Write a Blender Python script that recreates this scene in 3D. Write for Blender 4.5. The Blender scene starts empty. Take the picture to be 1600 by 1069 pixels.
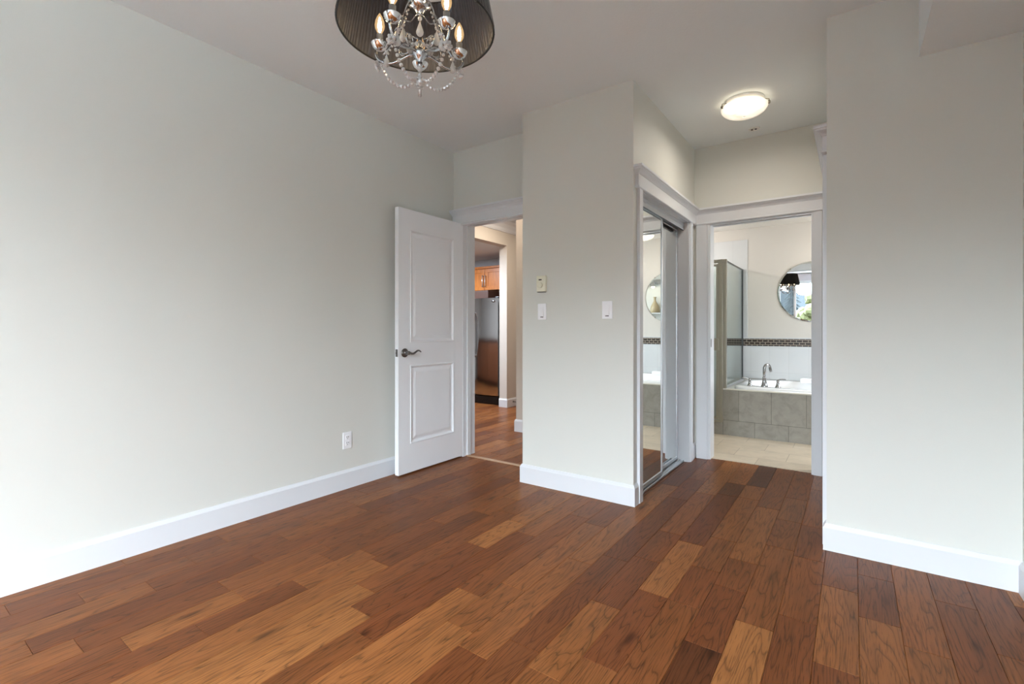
import bpy, bmesh, math, random
from math import sin, cos, pi, radians
from mathutils import Vector, Matrix

# ------------------------------------------------------------------ scene, camera, light
scene = bpy.context.scene
COL = scene.collection
scene.view_settings.view_transform = 'Standard'
scene.view_settings.look = 'None'
scene.view_settings.gamma = 1.0
scene.view_settings.use_curve_mapping = False
scene.view_settings.exposure = 0.18
cy = scene.cycles
cy.max_bounces = 14
cy.diffuse_bounces = 7
cy.glossy_bounces = 8
cy.transmission_bounces = 10
cy.transparent_max_bounces = 24
cy.caustics_reflective = False
cy.caustics_refractive = False
cy.sample_clamp_indirect = 8.0

CAM_H = 1.10
cam_data = bpy.data.cameras.new('camera')
cam_data.sensor_width = 36.0
cam_data.lens = 750.59 / 1600 * 36.0
cam_data.shift_y = (515.92 - 534.5) / 1600
cam_data.clip_start = 0.02
cam = bpy.data.objects.new('camera', cam_data)
COL.objects.link(cam)
cam.location = (0, 0, CAM_H)
cam.rotation_euler = (radians(90), 0, radians(35.2914))
scene.camera = cam

# room dimensions (metres); y runs away from the window behind the camera
XL, XR, YW = -2.871, 0.584, -2.60
YD, YB, YR, YH = 3.163, 2.888, 2.881, 4.309
XB0, XB1, XR0 = -1.950, -1.115, -0.104
H = 2.664
YT, YBB, ZB = 5.388, 6.42, 2.335       # tub front, bathroom back wall, bathroom ceiling
WX0, WX1, WZ0, WZ1 = -1.68, 0.50, 0.30, 2.44    # bedroom window opening

# overcast daylight
world = bpy.data.worlds.new('sky')
scene.world = world
world.use_nodes = True
wn = world.node_tree
wn.nodes.clear()
w_out = wn.nodes.new('ShaderNodeOutputWorld')
w_bg = wn.nodes.new('ShaderNodeBackground')
w_co = wn.nodes.new('ShaderNodeTexCoord')
w_sep = wn.nodes.new('ShaderNodeSeparateXYZ')
w_ramp = wn.nodes.new('ShaderNodeValToRGB')
w_ramp.color_ramp.elements[0].position = 0.11
w_ramp.color_ramp.elements[0].color = (0.36, 0.38, 0.42, 1)
w_ramp.color_ramp.elements[1].position = 0.22
w_ramp.color_ramp.elements[1].color = (0.885, 0.925, 1.045, 1)
w_bg.inputs['Strength'].default_value = 57.0
wn.links.new(w_co.outputs['Generated'], w_sep.inputs[0])
wn.links.new(w_sep.outputs['Z'], w_ramp.inputs[0])
wn.links.new(w_ramp.outputs['Color'], w_bg.inputs['Color'])
wn.links.new(w_bg.outputs[0], w_out.inputs[0])


def area_light(name, loc, size, size_y, power, color, rot=(0, 0, 0), portal=False):
    d = bpy.data.lights.new(name, 'AREA')
    d.shape = 'RECTANGLE'
    d.size, d.size_y = size, size_y
    d.energy, d.color = power, color
    o = bpy.data.objects.new(name, d)
    COL.objects.link(o)
    o.location, o.rotation_euler = loc, rot
    if portal:
        d.cycles.is_portal = True
    return o


def point_light(name, loc, power, color, radius=0.05):
    d = bpy.data.lights.new(name, 'POINT')
    d.energy, d.color, d.shadow_soft_size = power, color, radius
    o = bpy.data.objects.new(name, d)
    COL.objects.link(o)
    o.location = loc
    return o


area_light('window_portal', ((WX0 + WX1) / 2, YW - 0.13, (WZ0 + WZ1) / 2), WX1 - WX0, WZ1 - WZ0, 1, (1, 1, 1),
           (radians(90), 0, 0), portal=True)

# ------------------------------------------------------------------ materials


def lin(r, g, b):
    f = lambda c: (c / 255) / 12.92 if c / 255 <= 0.04045 else ((c / 255 + 0.055) / 1.055) ** 2.4
    return (f(r), f(g), f(b), 1)


class NT:
    """small helper round a node tree"""
    def __init__(self, name):
        self.m = bpy.data.materials.new(name)
        self.m.use_nodes = True
        self.t = self.m.node_tree
        self.t.nodes.clear()
        self.out = self.n('ShaderNodeOutputMaterial')

    def n(self, kind, **kw):
        nd = self.t.nodes.new(kind)
        for k, v in kw.items():
            setattr(nd, k, v)
        return nd

    def l(self, a, b):
        self.t.links.new(a, b)

    def bsdf(self, color=None, rough=0.5, metal=0.0, spec=0.5):
        b = self.n('ShaderNodeBsdfPrincipled')
        if color is not None:
            b.inputs['Base Color'].default_value = color
        b.inputs['Roughness'].default_value = rough
        b.inputs['Metallic'].default_value = metal
        b.inputs['Specular IOR Level'].default_value = spec
        self.l(b.outputs[0], self.out.inputs[0])
        return b

    def math(self, op, a, b=None, c=None):
        m = self.n('ShaderNodeMath', operation=op)
        for i, v in enumerate((a, b, c)):
            if v is None:
                continue
            if isinstance(v, (int, float)):
                m.inputs[i].default_value = v
            else:
                self.l(v, m.inputs[i])
        return m.outputs[0]

    def mix(self, fac, a, b, blend='MIX'):
        m = self.n('ShaderNodeMix', data_type='RGBA', blend_type=blend)
        for sock, v in ((m.inputs[0], fac), (m.inputs[6], a), (m.inputs[7], b)):
            if isinstance(v, (int, float, tuple)):
                sock.default_value = v
            else:
                self.l(v, sock)
        return m.outputs[2]

    def bump(self, height, strength, dist=0.001):
        b = self.n('ShaderNodeBump')
        b.inputs['Strength'].default_value = strength
        b.inputs['Distance'].default_value = dist
        self.l(height, b.inputs['Height'])
        return b.outputs[0]

    def coords(self, scale=(1, 1, 1), loc=(0, 0, 0), rot=(0, 0, 0), kind='Object'):
        tc = self.n('ShaderNodeTexCoord')
        mp = self.n('ShaderNodeMapping')
        mp.inputs['Scale'].default_value = scale
        mp.inputs['Location'].default_value = loc
        mp.inputs['Rotation'].default_value = rot
        self.l(tc.outputs[kind], mp.inputs[0])
        return mp.outputs[0]

    def noise(self, vec, scale, detail=3.0, rough=0.5, dist=0.0):
        t = self.n('ShaderNodeTexNoise')
        t.inputs['Scale'].default_value = scale
        t.inputs['Detail'].default_value = detail
        t.inputs['Roughness'].default_value = rough
        t.inputs['Distortion'].default_value = dist
        if vec is not None:
            self.l(vec, t.inputs['Vector'])
        return t

    def ramp(self, fac, stops):
        r = self.n('ShaderNodeValToRGB')
        e = r.color_ramp.elements
        while len(e) < len(stops):
            e.new(0.5)
        for el, (p, c) in zip(e, stops):
            el.position = p
            el.color = c if len(c) == 4 else (*c, 1)
        self.l(fac, r.inputs[0])
        return r.outputs[0]


def m_paint(name, color, rough=0.6, bump=0.12, scale=160, spec=0.35):
    t = NT(name)
    b = t.bsdf(color, rough, 0, spec)
    v = t.coords()
    n = t.noise(v, scale, 3.0, 0.55)
    b.inputs['Base Color'].default_value = color
    n2 = t.noise(v, 1.3, 2.0)
    c = t.mix(n2.outputs['Fac'], tuple(x * 0.985 for x in color[:3]) + (1,), tuple(min(1, x * 1.015) for x in color[:3]) + (1,))
    t.l(c, b.inputs['Base Color'])
    t.l(t.bump(n.outputs['Fac'], bump, 0.0015), b.inputs['Normal'])
    return t.m


def m_plain(name, color, rough=0.4, metal=0.0, spec=0.5, var=0.02, bump=0.0, bscale=200, coat=0.0):
    t = NT(name)
    b = t.bsdf(color, rough, metal, spec)
    v = t.coords()
    n = t.noise(v, 6.0, 2.0)
    c = t.mix(n.outputs['Fac'], tuple(x * (1 - var) for x in color[:3]) + (1,), tuple(min(1, x * (1 + var)) for x in color[:3]) + (1,))
    t.l(c, b.inputs['Base Color'])
    if coat:
        b.inputs['Coat Weight'].default_value = coat
    if bump:
        n3 = t.noise(v, bscale, 2.0)
        t.l(t.bump(n3.outputs['Fac'], bump, 0.001), b.inputs['Normal'])
    return t.m


M = {}
M['wall'] = m_paint('wall_paint', lin(214, 214, 208))
M['ceiling'] = m_paint('ceiling_paint', lin(230, 235, 237), 0.8, 0.6, 75, 0.2)
M['trim'] = m_plain('trim_paint', lin(219, 221, 225), 0.32, 0, 0.5, 0.005)
M['door'] = m_plain('door_paint', lin(238, 240, 244), 0.4, 0, 0.5, 0.005)
M['bath_wall'] = m_paint('bathroom_paint', lin(204, 199, 192))
M['hall_wall'] = m_paint('hallway_paint', lin(202, 194, 184))
M['white_plastic'] = m_plain('white_plastic', lin(243, 243, 246), 0.3, 0, 0.5, 0.004)
M['cream_plastic'] = m_plain('cream_plastic', lin(234, 231, 211), 0.4, 0, 0.5, 0.006)
M['dark'] = m_plain('dark_recess', lin(40, 38, 36), 0.7)
M['black'] = m_plain('black_plastic', lin(18, 18, 20), 0.35)
M['chrome'] = m_plain('chrome', lin(225, 227, 230), 0.07, 1.0, 0.5, 0.01)
M['sleeve'] = m_plain('grey_candle_sleeve', lin(168, 166, 164), 0.3, 0.3, 0.5, 0.03)
M['polished'] = m_plain('polished_nickel', lin(168, 167, 168), 0.12, 1.0, 0.5, 0.02)
M['nickel'] = m_plain('brushed_nickel', lin(165, 160, 148), 0.28, 1.0, 0.5, 0.03)
M['pewter'] = m_plain('dark_pewter', lin(120, 118, 118), 0.28, 1.0, 0.5, 0.03)
M['aluminium'] = m_plain('satin_aluminium', lin(205, 208, 212), 0.35, 0.75, 0.5, 0.02)
M['cup_reflection'] = m_plain('floor_reflection_cup', lin(176, 108, 72), 0.2, 1.0, 0.5, 0.04)  # warm reflection of the floor put into the cup's metal colour
M['tub'] = m_plain('white_acrylic', lin(244, 244, 245), 0.12, 0, 0.5, 0.003, coat=0.3)
M['silver_paint'] = m_plain('silver_arm', lin(190, 194, 200), 0.16, 1.0, 0.5, 0.02)
M['ceramic'] = m_plain('ceiling_fixture_white', lin(236, 235, 232), 0.4, 0, 0.5, 0.004)
M['oak_strip'] = m_plain('pale_oak_strip', lin(176, 142, 112), 0.45, 0, 0.5, 0.12)
M['bark'] = m_plain('bark', lin(86, 74, 62), 0.9, 0, 0.2, 0.2)
M['bounce_yard'] = m_plain('bounce_ground', lin(152, 158, 160), 0.95, 0, 0.1, 0.25)  # outside ground set pale to bounce daylight up to the ceiling
M['roofing'] = m_plain('grey_roofing', lin(30, 33, 38), 0.85, 0, 0.2, 0.08)
M['siding'] = m_plain('siding', lin(60, 60, 59), 0.8, 0, 0.2, 0.04)
M['blind'] = m_plain('blind_fabric', lin(206, 202, 208), 0.8, 0, 0.2, 0.02)
M['cardboard'] = m_plain('dark_brown_wood', lin(70, 40, 26), 0.5, 0, 0.4, 0.2)
M['island'] = m_plain('brown_wood_cabinet', lin(118, 72, 46), 0.4, 0, 0.4, 0.12)
M['beige_glaze'] = m_plain('beige_glaze', lin(176, 160, 128), 0.35, 0, 0.5, 0.15)


def m_mirror():
    t = NT('mirror_glass')
    b = t.bsdf((0.86, 0.89, 0.885, 1), 0.004, 1.0)
    n = t.noise(t.coords(), 2.0, 1.0)
    c = t.mix(n.outputs['Fac'], (0.855, 0.885, 0.88, 1), (0.865, 0.893, 0.888, 1))
    t.l(c, b.inputs['Base Color'])
    return t.m


def m_clear(name, tint=(0.93, 0.97, 0.96, 1), ior=1.45, gloss_rough=0.02, extra=None, extra_fac=0.0):
    """thin architectural glass: see-through with a Fresnel sheen"""
    t = NT(name)
    tr = t.n('ShaderNodeBsdfTransparent')
    tr.inputs[0].default_value = tint
    gl = t.n('ShaderNodeBsdfGlossy')
    gl.inputs['Roughness'].default_value = gloss_rough
    lw = t.n('ShaderNodeLayerWeight')
    lw.inputs[0].default_value = 0.5
    f0 = ((ior - 1) / (ior + 1)) ** 2
    fr = t.math('MULTIPLY_ADD', t.math('POWER', lw.outputs['Facing'], 5.0), 0.8, f0)
    mx = t.n('ShaderNodeMixShader')
    t.l(fr, mx.inputs[0])
    t.l(tr.outputs[0], mx.inputs[1])
    t.l(gl.outputs[0], mx.inputs[2])
    last = mx.outputs[0]
    if extra is not None:
        tl = t.n('ShaderNodeBsdfTranslucent')
        tl.inputs[0].default_value = extra
        m2 = t.n('ShaderNodeMixShader')
        nz = t.noise(t.coords(), 3.0, 2.0, 0.5, 1.5)
        f = t.math('MULTIPLY_ADD', nz.outputs['Fac'], 0.25, extra_fac - 0.125)
        t.l(f, m2.inputs[0])
        t.l(last, m2.inputs[1])
        t.l(tl.outputs[0], m2.inputs[2])
        last = m2.outputs[0]
    t.l(last, t.out.inputs[0])
    return t.m


M['mirror'] = m_mirror()
M['glass'] = m_clear('window_glass')
M['etched'] = m_clear('hazy_glass', extra=(0.016, 0.018, 0.018, 1), extra_fac=0.45)
M['shower_glass'] = m_clear('shower_glass', (0.88, 0.925, 0.915, 1))
M['glass_edge'] = m_plain('dark_gasket', lin(38, 44, 46), 0.3)


def m_crystal():
    t = NT('cut_crystal')
    g = t.n('ShaderNodeBsdfGlass')
    g.inputs['Roughness'].default_value = 0.0
    g.inputs['IOR'].default_value = 1.55
    n = t.noise(t.coords(), 40, 1)
    c = t.mix(n.outputs['Fac'], (0.95, 0.96, 0.98, 1), (1, 1, 1, 1))
    t.l(c, g.inputs[0])
    gl = t.n('ShaderNodeBsdfGlossy')
    gl.inputs['Roughness'].default_value = 0.05
    mx = t.n('ShaderNodeMixShader')
    mx.inputs[0].default_value = 0.3
    t.l(g.outputs[0], mx.inputs[1])
    t.l(gl.outputs[0], mx.inputs[2])
    df = t.n('ShaderNodeBsdfDiffuse')
    df.inputs[0].default_value = (0.9, 0.92, 0.95, 1)
    m2 = t.n('ShaderNodeMixShader')
    m2.inputs[0].default_value = 0.55
    t.l(mx.outputs[0], m2.inputs[1])
    t.l(df.outputs[0], m2.inputs[2])
    t.l(m2.outputs[0], t.out.inputs[0])
    return t.m


M['crystal'] = m_crystal()


def m_emit(name, color, strength, base=None, ramp=False):
    t = NT(name)
    b = t.bsdf(base or color, 0.4)
    b.inputs['Emission Color'].default_value = color
    b.inputs['Emission Strength'].default_value = strength
    n = t.noise(t.coords(), 18, 3, 0.6, 1.0)
    c = t.mix(n.outputs['Fac'], tuple(x * 0.92 for x in color[:3]) + (1,), color)
    t.l(c, b.inputs['Emission Color'])
    return t.m


def m_bowl():
    t = NT('lit_alabaster_glass')
    b = t.bsdf((0.7, 0.68, 0.62, 1), 0.35)
    v = t.coords()
    n = t.noise(v, 9, 3, 0.6, 1.2)
    lw = t.n('ShaderNodeLayerWeight')
    lw.inputs[0].default_value = 0.4
    rim = t.math('SUBTRACT', 1.25, lw.outputs['Facing'])
    t.l(t.math('MULTIPLY', rim, t.math('MULTIPLY_ADD', n.outputs['Fac'], 1.1, 0.55)), b.inputs['Emission Strength'])
    t.l(t.ramp(n.outputs['Fac'], [(0.3, (1.0, 0.80, 0.56)), (0.6, (1.0, 0.92, 0.76))]), b.inputs['Emission Color'])
    return t.m


M['filament'] = m_emit('glowing_filament', (1.0, 0.84, 0.62, 1), 60)
M['bowl'] = m_bowl()
M['vanity_bulb'] = m_emit('lit_frosted_shade', (1.0, 0.86, 0.66, 1), 9)
def m_bulb():
    t = NT('glowing_amber_bulb_glass')
    tr = t.n('ShaderNodeBsdfTransparent')
    tr.inputs[0].default_value = (1.0, 0.9, 0.72, 1)
    em = t.n('ShaderNodeEmission')
    em.inputs[0].default_value = (1.0, 0.66, 0.34, 1)
    n = t.noise(t.coords(), 30, 1)
    t.l(t.math('MULTIPLY_ADD', n.outputs['Fac'], 0.3, 0.85), em.inputs[1])
    mx = t.n('ShaderNodeMixShader')
    mx.inputs[0].default_value = 0.4
    t.l(tr.outputs[0], mx.inputs[1])
    t.l(em.outputs[0], mx.inputs[2])
    t.l(mx.outputs[0], t.out.inputs[0])
    return t.m


M['bulb_glass'] = m_bulb()


def m_shade():
    t = NT('black_pleated_shade')
    v = t.coords()
    d = t.bsdf(lin(22, 22, 26), 0.5, 0, 0.5)
    tl = t.n('ShaderNodeBsdfTranslucent')
    tl.inputs[0].default_value = lin(70, 66, 66)
    mx = t.n('ShaderNodeMixShader')
    n = t.noise(v, 25, 2)
    f = t.math('MULTIPLY_ADD', n.outputs['Fac'], 0.2, 0.15)
    t.l(f, mx.inputs[0])
    t.l(d.outputs[0], mx.inputs[1])
    t.l(tl.outputs[0], mx.inputs[2])
    t.l(mx.outputs[0], t.out.inputs[0])
    d.inputs['Sheen Weight'].default_value = 0.5
    return t.m


def m_shade_lining():
    t = NT('silver_grey_pleated_lining')
    d = t.bsdf(lin(66, 66, 74), 0.42, 0.0, 0.5)
    n = t.noise(t.coords((30, 30, 2)), 6, 2)
    c = t.mix(n.outputs['Fac'], lin(48, 48, 56), lin(82, 82, 90))
    t.l(c, d.inputs['Base Color'])
    return t.m


M['shade'] = m_shade()
M['lining'] = m_shade_lining()


def m_wood_floor():
    """stained hickory; each plank carries its own tone in the mesh attribute 'plank' (tone, shift, tint)"""
    t = NT('stained_hickory_planks')
    b = t.bsdf(None, 0.33, 0, 0.10)
    at = t.n('ShaderNodeAttribute', attribute_name='plank')
    sp = t.n('ShaderNodeSeparateColor')
    t.l(at.outputs['Color'], sp.inputs[0])
    tone, shift, tint = sp.outputs[0], sp.outputs[1], sp.outputs[2]
    tc = t.n('ShaderNodeTexCoord')
    add = t.n('ShaderNodeVectorMath', operation='ADD')
    cb = t.n('ShaderNodeCombineXYZ')
    t.l(t.math('MULTIPLY', shift, 37.0), cb.inputs[0])
    t.l(t.math('MULTIPLY', tint, 53.0), cb.inputs[1])
    t.l(t.math('MULTIPLY', shift, 11.0), cb.inputs[2])
    t.l(tc.outputs['Object'], add.inputs[0])
    t.l(cb.outputs[0], add.inputs[1])

    def mapped(sx, sy):
        mp = t.n('ShaderNodeMapping')
        mp.inputs['Scale'].default_value = (sx, sy, 1)
        t.l(add.outputs[0], mp.inputs[0])
        return mp.outputs[0]
    base = t.ramp(tone, [(0.0, lin(76, 42, 24)), (0.35, lin(114, 66, 35)), (0.65, lin(142, 89, 48)), (1.0, lin(174, 117, 67))])
    red = t.mix(t.math('MULTIPLY', tint, 0.22), base, lin(122, 64, 36))
    # cathedral figure: contours of a stretched, distorted noise field
    fig = t.noise(mapped(6.0, 0.62), 1.5, 2.0, 0.4, 0.25)
    rings = t.math('FRACT', t.math('MULTIPLY', fig.outputs['Fac'], 20.0))
    ring_d = t.ramp(rings, [(0.0, (0.36,) * 3), (0.10, (0.94,) * 3), (0.60, (1.04,) * 3), (0.93, (0.80,) * 3), (1.0, (0.36,) * 3)])
    # fine pores
    por = t.noise(mapped(260.0, 10.0), 1.0, 2.0, 0.55)
    pores = t.ramp(por.outputs['Fac'], [(0.0, (0.3,) * 3), (0.36, (0.52,) * 3), (0.45, (0.98,) * 3), (1.0, (1.10,) * 3)])
    broad = t.noise(mapped(9.0, 0.9), 1.0, 3.0, 0.55)
    br = t.ramp(broad.outputs['Fac'], [(0.25, (0.78,) * 3), (0.5, (1.0,) * 3), (0.75, (1.16,) * 3)])
    # knots
    vo = t.n('ShaderNodeTexVoronoi')
    vo.inputs['Scale'].default_value = 1.0
    t.l(mapped(5.2, 1.5), vo.inputs['Vector'])
    kn = t.ramp(vo.outputs['Distance'], [(0.0, (0.22, 0.18, 0.16)), (0.045, (0.38, 0.33, 0.30)), (0.085, (0.85, 0.82, 0.8)), (0.15, (1, 1, 1))])
    c1 = t.mix(0.75, red, ring_d, 'MULTIPLY')
    c2 = t.mix(0.85, c1, pores, 'MULTIPLY')
    c3 = t.mix(1.0, c2, br, 'MULTIPLY')
    c4 = t.mix(0.9, c3, kn, 'MULTIPLY')
    t.l(c4, b.inputs['Base Color'])
    rg = t.math('MULTIPLY_ADD', broad.outputs['Fac'], 0.16, 0.24)
    t.l(rg, b.inputs['Roughness'])
    hgt = t.math('ADD', t.math('MULTIPLY', por.outputs['Fac'], 0.35), t.math('MULTIPLY', broad.outputs['Fac'], 1.0))
    t.l(t.bump(hgt, 0.35, 0.0012), b.inputs['Normal'])
    return t.m


M['wood_floor'] = m_wood_floor()


def m_oak_cabinet():
    t = NT('honey_maple_cabinet')
    b = t.bsdf(None, 0.35, 0, 0.5)
    n = t.noise(t.coords((14, 14, 1.5)), 3.0, 4, 0.6, 0.4)
    c = t.ramp(n.outputs['Fac'], [(0.25, lin(160, 88, 34)), (0.55, lin(190, 112, 46)), (0.8, lin(206, 132, 62))])
    t.l(c, b.inputs['Base Color'])
    return t.m


M['maple'] = m_oak_cabinet()


def m_steel():
    t = NT('brushed_stainless_steel')
    b = t.bsdf(lin(190, 190, 192), 0.22, 1.0)
    n = t.noise(t.coords((1, 1, 160)), 4.0, 2)
    t.l(t.math('MULTIPLY_ADD', n.outputs['Fac'], 0.06, 0.07), b.inputs['Roughness'])
    return t.m


M['steel'] = m_steel()


def m_tile(name, w, h, c1, c2, grout, gap, plane='xz', offset=0.5, loc=(0, 0, 0), rough=0.4, mottle=0.5, mscale=9.0, bump=0.4, row=0.5,
           wave=0.0):
    t = NT(name)
    b = t.bsdf(None, rough, 0, 0.5)
    rot = (radians(90), 0, 0) if plane == 'xz' else (0, 0, 0)
    v = t.coords((1, 1, 1), loc)
    sp = t.n('ShaderNodeSeparateXYZ')
    t.l(v, sp.inputs[0])
    cb = t.n('ShaderNodeCombineXYZ')
    t.l(sp.outputs[0], cb.inputs[0])
    t.l(sp.outputs[2 if plane == 'xz' else 1], cb.inputs[1])
    if plane == 'yz':
        t.l(sp.outputs[1], cb.inputs[0])
        t.l(sp.outputs[2], cb.inputs[1])
    br = t.n('ShaderNodeTexBrick')
    br.offset = offset
    br.inputs['Scale'].default_value = 1.0
    br.inputs['Brick Width'].default_value = w
    br.inputs['Row Height'].default_value = h
    br.inputs['Mortar Size'].default_value = gap
    br.inputs['Mortar Smooth'].default_value = 0.1
    br.inputs['Color1'].default_value = c1
    br.inputs['Color2'].default_value = c2
    br.inputs['Mortar'].default_value = grout
    t.l(cb.outputs[0], br.inputs['Vector'])
    n = t.noise(v, mscale, 5, 0.62, 0.6)
    mt = t.ramp(n.outputs['Fac'], [(0.25, (1 - mottle * 0.45,) * 3), (0.5, (1, 1, 1)), (0.75, (1 + mottle * 0.25,) * 3)])
    c = t.mix(1.0, br.outputs['Color'], mt, 'MULTIPLY')
    t.l(c, b.inputs['Base Color'])
    hh = t.math('MULTIPLY', br.outputs['Fac'], -1.0)
    if wave:
        nw = t.noise(v, 14, 1)
        hh = t.math('ADD', hh, t.math('MULTIPLY', nw.outputs['Fac'], wave))
    t.l(t.bump(hh, bump, 0.002), b.inputs['Normal'])
    return t.m


M['apron_tile'] = m_tile('grey_stone_tile', 0.2985, 0.32, lin(150, 146, 138), lin(140, 136, 128), lin(108, 104, 98), 0.0025, 'xz', 0.5,
                         (0.655 + 0.0, 0, 0.16), 0.45, 0.6, 11)
M['bath_floor_tile'] = m_tile('travertine_floor_tile', 0.40, 0.30, lin(206, 190, 168), lin(194, 178, 156), lin(168, 152, 132), 0.003, 'xy', 0.5,
                              (0.05, -0.07, 0), 0.4, 0.35, 7)
M['white_tile'] = m_tile('white_glossy_tile', 0.20, 0.40, lin(202, 203, 204), lin(198, 200, 201), lin(188, 188, 188), 0.0015, 'xz', 0.0,
                         (0, 0, 0.2), 0.12, 0.03, 5, 0.25, wave=0.6)
M['mosaic'] = m_tile('dark_mosaic_band', 0.058, 0.029, lin(52, 40, 34), lin(36, 28, 25), lin(150, 138, 124), 0.0035, 'xz', 0.5,
                     (0, 0, 0.0), 0.2, 0.4, 20)


def m_leaf(name, c1, c2):
    t = NT(name)
    b = t.bsdf(None, 0.7, 0, 0.2)
    n = t.noise(t.coords(), 3.5, 5, 0.7)
    t.l(t.ramp(n.outputs['Fac'], [(0.3, c1), (0.7, c2)]), b.inputs['Base Color'])
    return t.m


M['leaf_green'] = m_leaf('green_foliage', lin(18, 32, 12), lin(36, 54, 22))
M['leaf_yellow'] = m_leaf('yellow_green_foliage', lin(36, 38, 16), lin(52, 52, 26))
M['leaf_dark'] = m_leaf('dark_conifer_foliage', lin(14, 21, 23), lin(26, 34, 37))

# ------------------------------------------------------------------ mesh helpers


class MB:
    def __init__(self):
        self.v, self.f, self.s, self.mi = [], [], [], []
        self.mat_i = 0

    def add(self, verts, faces, smooth=False):
        o = len(self.v)
        self.v += [tuple(p) for p in verts]
        for f in faces:
            self.f.append(tuple(i + o for i in f))
            self.s.append(smooth)
            self.mi.append(self.mat_i)
        return self

    def box(self, x0, y0, z0, x1, y1, z1, bev=0.0):
        x0, x1 = min(x0, x1), max(x0, x1)
        y0, y1 = min(y0, y1), max(y0, y1)
        z0, z1 = min(z0, z1), max(z0, z1)
        if bev <= 0:
            v = [(x, y, z) for z in (z0, z1) for y in (y0, y1) for x in (x0, x1)]
            return self.add(v, [(0, 2, 3, 1), (4, 5, 7, 6), (0, 1, 5, 4), (1, 3, 7, 5), (3, 2, 6, 7), (2, 0, 4, 6)])
        bm = bmesh.new()
        bmesh.ops.create_cube(bm, size=1.0)
        for q in bm.verts:
            q.co = Vector(((x0 + x1) / 2 + q.co.x * (x1 - x0), (y0 + y1) / 2 + q.co.y * (y1 - y0), (z0 + z1) / 2 + q.co.z * (z1 - z0)))
        bmesh.ops.bevel(bm, geom=bm.edges[:], offset=bev, segments=2, profile=0.6, affect='EDGES')
        return self.bm(bm)

    def bm(self, bm, smooth=False, mat=None):
        bm.verts.index_update()
        vs = [(mat @ q.co if mat is not None else q.co) for q in bm.verts]
        fs = [[q.index for q in f.verts] for f in bm.faces]
        bm.free()
        return self.add(vs, fs, smooth)

    def lathe(self, prof, c=(0, 0, 0), axis='z', n=32, smooth=True, mat=None, cap=True):
        """prof: (radius, height) pairs, turned about an axis through c"""
        vs, fs = [], []
        for r, hgt in prof:
            for k in range(n):
                a = 2 * pi * k / n
                p = (r * cos(a), r * sin(a), hgt)
                if axis == 'y':
                    p = (p[0], p[2], -p[1])
                elif axis == 'x':
                    p = (p[2], p[0], p[1])
                p = Vector(p)
                if mat is not None:
                    p = mat @ p
                vs.append((p[0] + c[0], p[1] + c[1], p[2] + c[2]))
        m = len(prof)
        for i in range(m - 1):
            for k in range(n):
                k2 = (k + 1) % n
                fs.append((i * n + k, i * n + k2, (i + 1) * n + k2, (i + 1) * n + k))
        self.add(vs, fs, smooth)
        if cap:
            o = len(self.v) - len(vs)
            if prof[0][0] > 1e-5:
                self.f.append(tuple(o + k for k in reversed(range(n)))); self.s.append(False); self.mi.append(self.mat_i)
            if prof[-1][0] > 1e-5:
                self.f.append(tuple(o + (m - 1) * n + k for k in range(n))); self.s.append(False); self.mi.append(self.mat_i)
        return self

    def tube(self, pts, rad, n=10, smooth=True, cap=True):
        pts = [Vector(p) for p in pts]
        rads = rad if isinstance(rad, (list, tuple)) else [rad] * len(pts)
        up = Vector((0, 0, 1))
        t0 = (pts[1] - pts[0]).normalized()
        if abs(t0.dot(up)) > 0.95:
            up = Vector((1, 0, 0))
        nx = t0.cross(up).normalized()
        vs, fs = [], []
        for i, p in enumerate(pts):
            t = (pts[min(i + 1, len(pts) - 1)] - pts[max(i - 1, 0)]).normalized()
            nx = (nx - t * nx.dot(t)).normalized()
            ny = t.cross(nx)
            for k in range(n):
                a = 2 * pi * k / n
                vs.append(p + (nx * cos(a) + ny * sin(a)) * rads[i])
        for i in range(len(pts) - 1):
            for k in range(n):
                k2 = (k + 1) % n
                fs.append((i * n + k, i * n + k2, (i + 1) * n + k2, (i + 1) * n + k))
        if cap:
            fs.append(tuple(reversed(range(n))))
            fs.append(tuple((len(pts) - 1) * n + k for k in range(n)))
        return self.add(vs, fs, smooth)

    def sphere(self, c, r, sub=2, scale=(1, 1, 1), smooth=True):
        bm = bmesh.new()
        bmesh.ops.create_icosphere(bm, subdivisions=sub, radius=r)
        m = Matrix.Translation(c) @ Matrix.Diagonal((*scale, 1))
        return self.bm(bm, smooth, m)

    def sweep(self, path, prof, side=1, z0=0.0, skip=(), smooth=False):
        """profile (out, z) swept along a plan polyline with mitred corners; out is to the right of travel when side = 1"""
        P = [Vector((p[0], p[1])) for p in path]
        nrm = []
        for a, b in zip(P[:-1], P[1:]):
            d = (b - a).normalized()
            nrm.append(Vector((d.y, -d.x)) * side)
        rings = []
        for i, p in enumerate(P):
            if i == 0:
                m = nrm[0]
            elif i == len(P) - 1:
                m = nrm[-1]
            else:
                s = nrm[i - 1] + nrm[i]
                m = s / max(0.2, s.dot(nrm[i]))
            rings.append([(p.x + m.x * o, p.y + m.y * o, z0 + z) for o, z in prof])
        k = len(prof)
        used = [i for i in range(len(P) - 1) if i not in skip]
        vs = [q for r in rings for q in r]
        fs = []
        for i in used:
            for j in range(k):
                j2 = (j + 1) % k
                fs.append((i * k + j, i * k + j2, (i + 1) * k + j2, (i + 1) * k + j))
        fs.append(tuple(used[0] * k + j for j in range(k)))
        fs.append(tuple((used[-1] + 1) * k + j for j in range(k)))
        return self.add(vs, fs, smooth)

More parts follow.
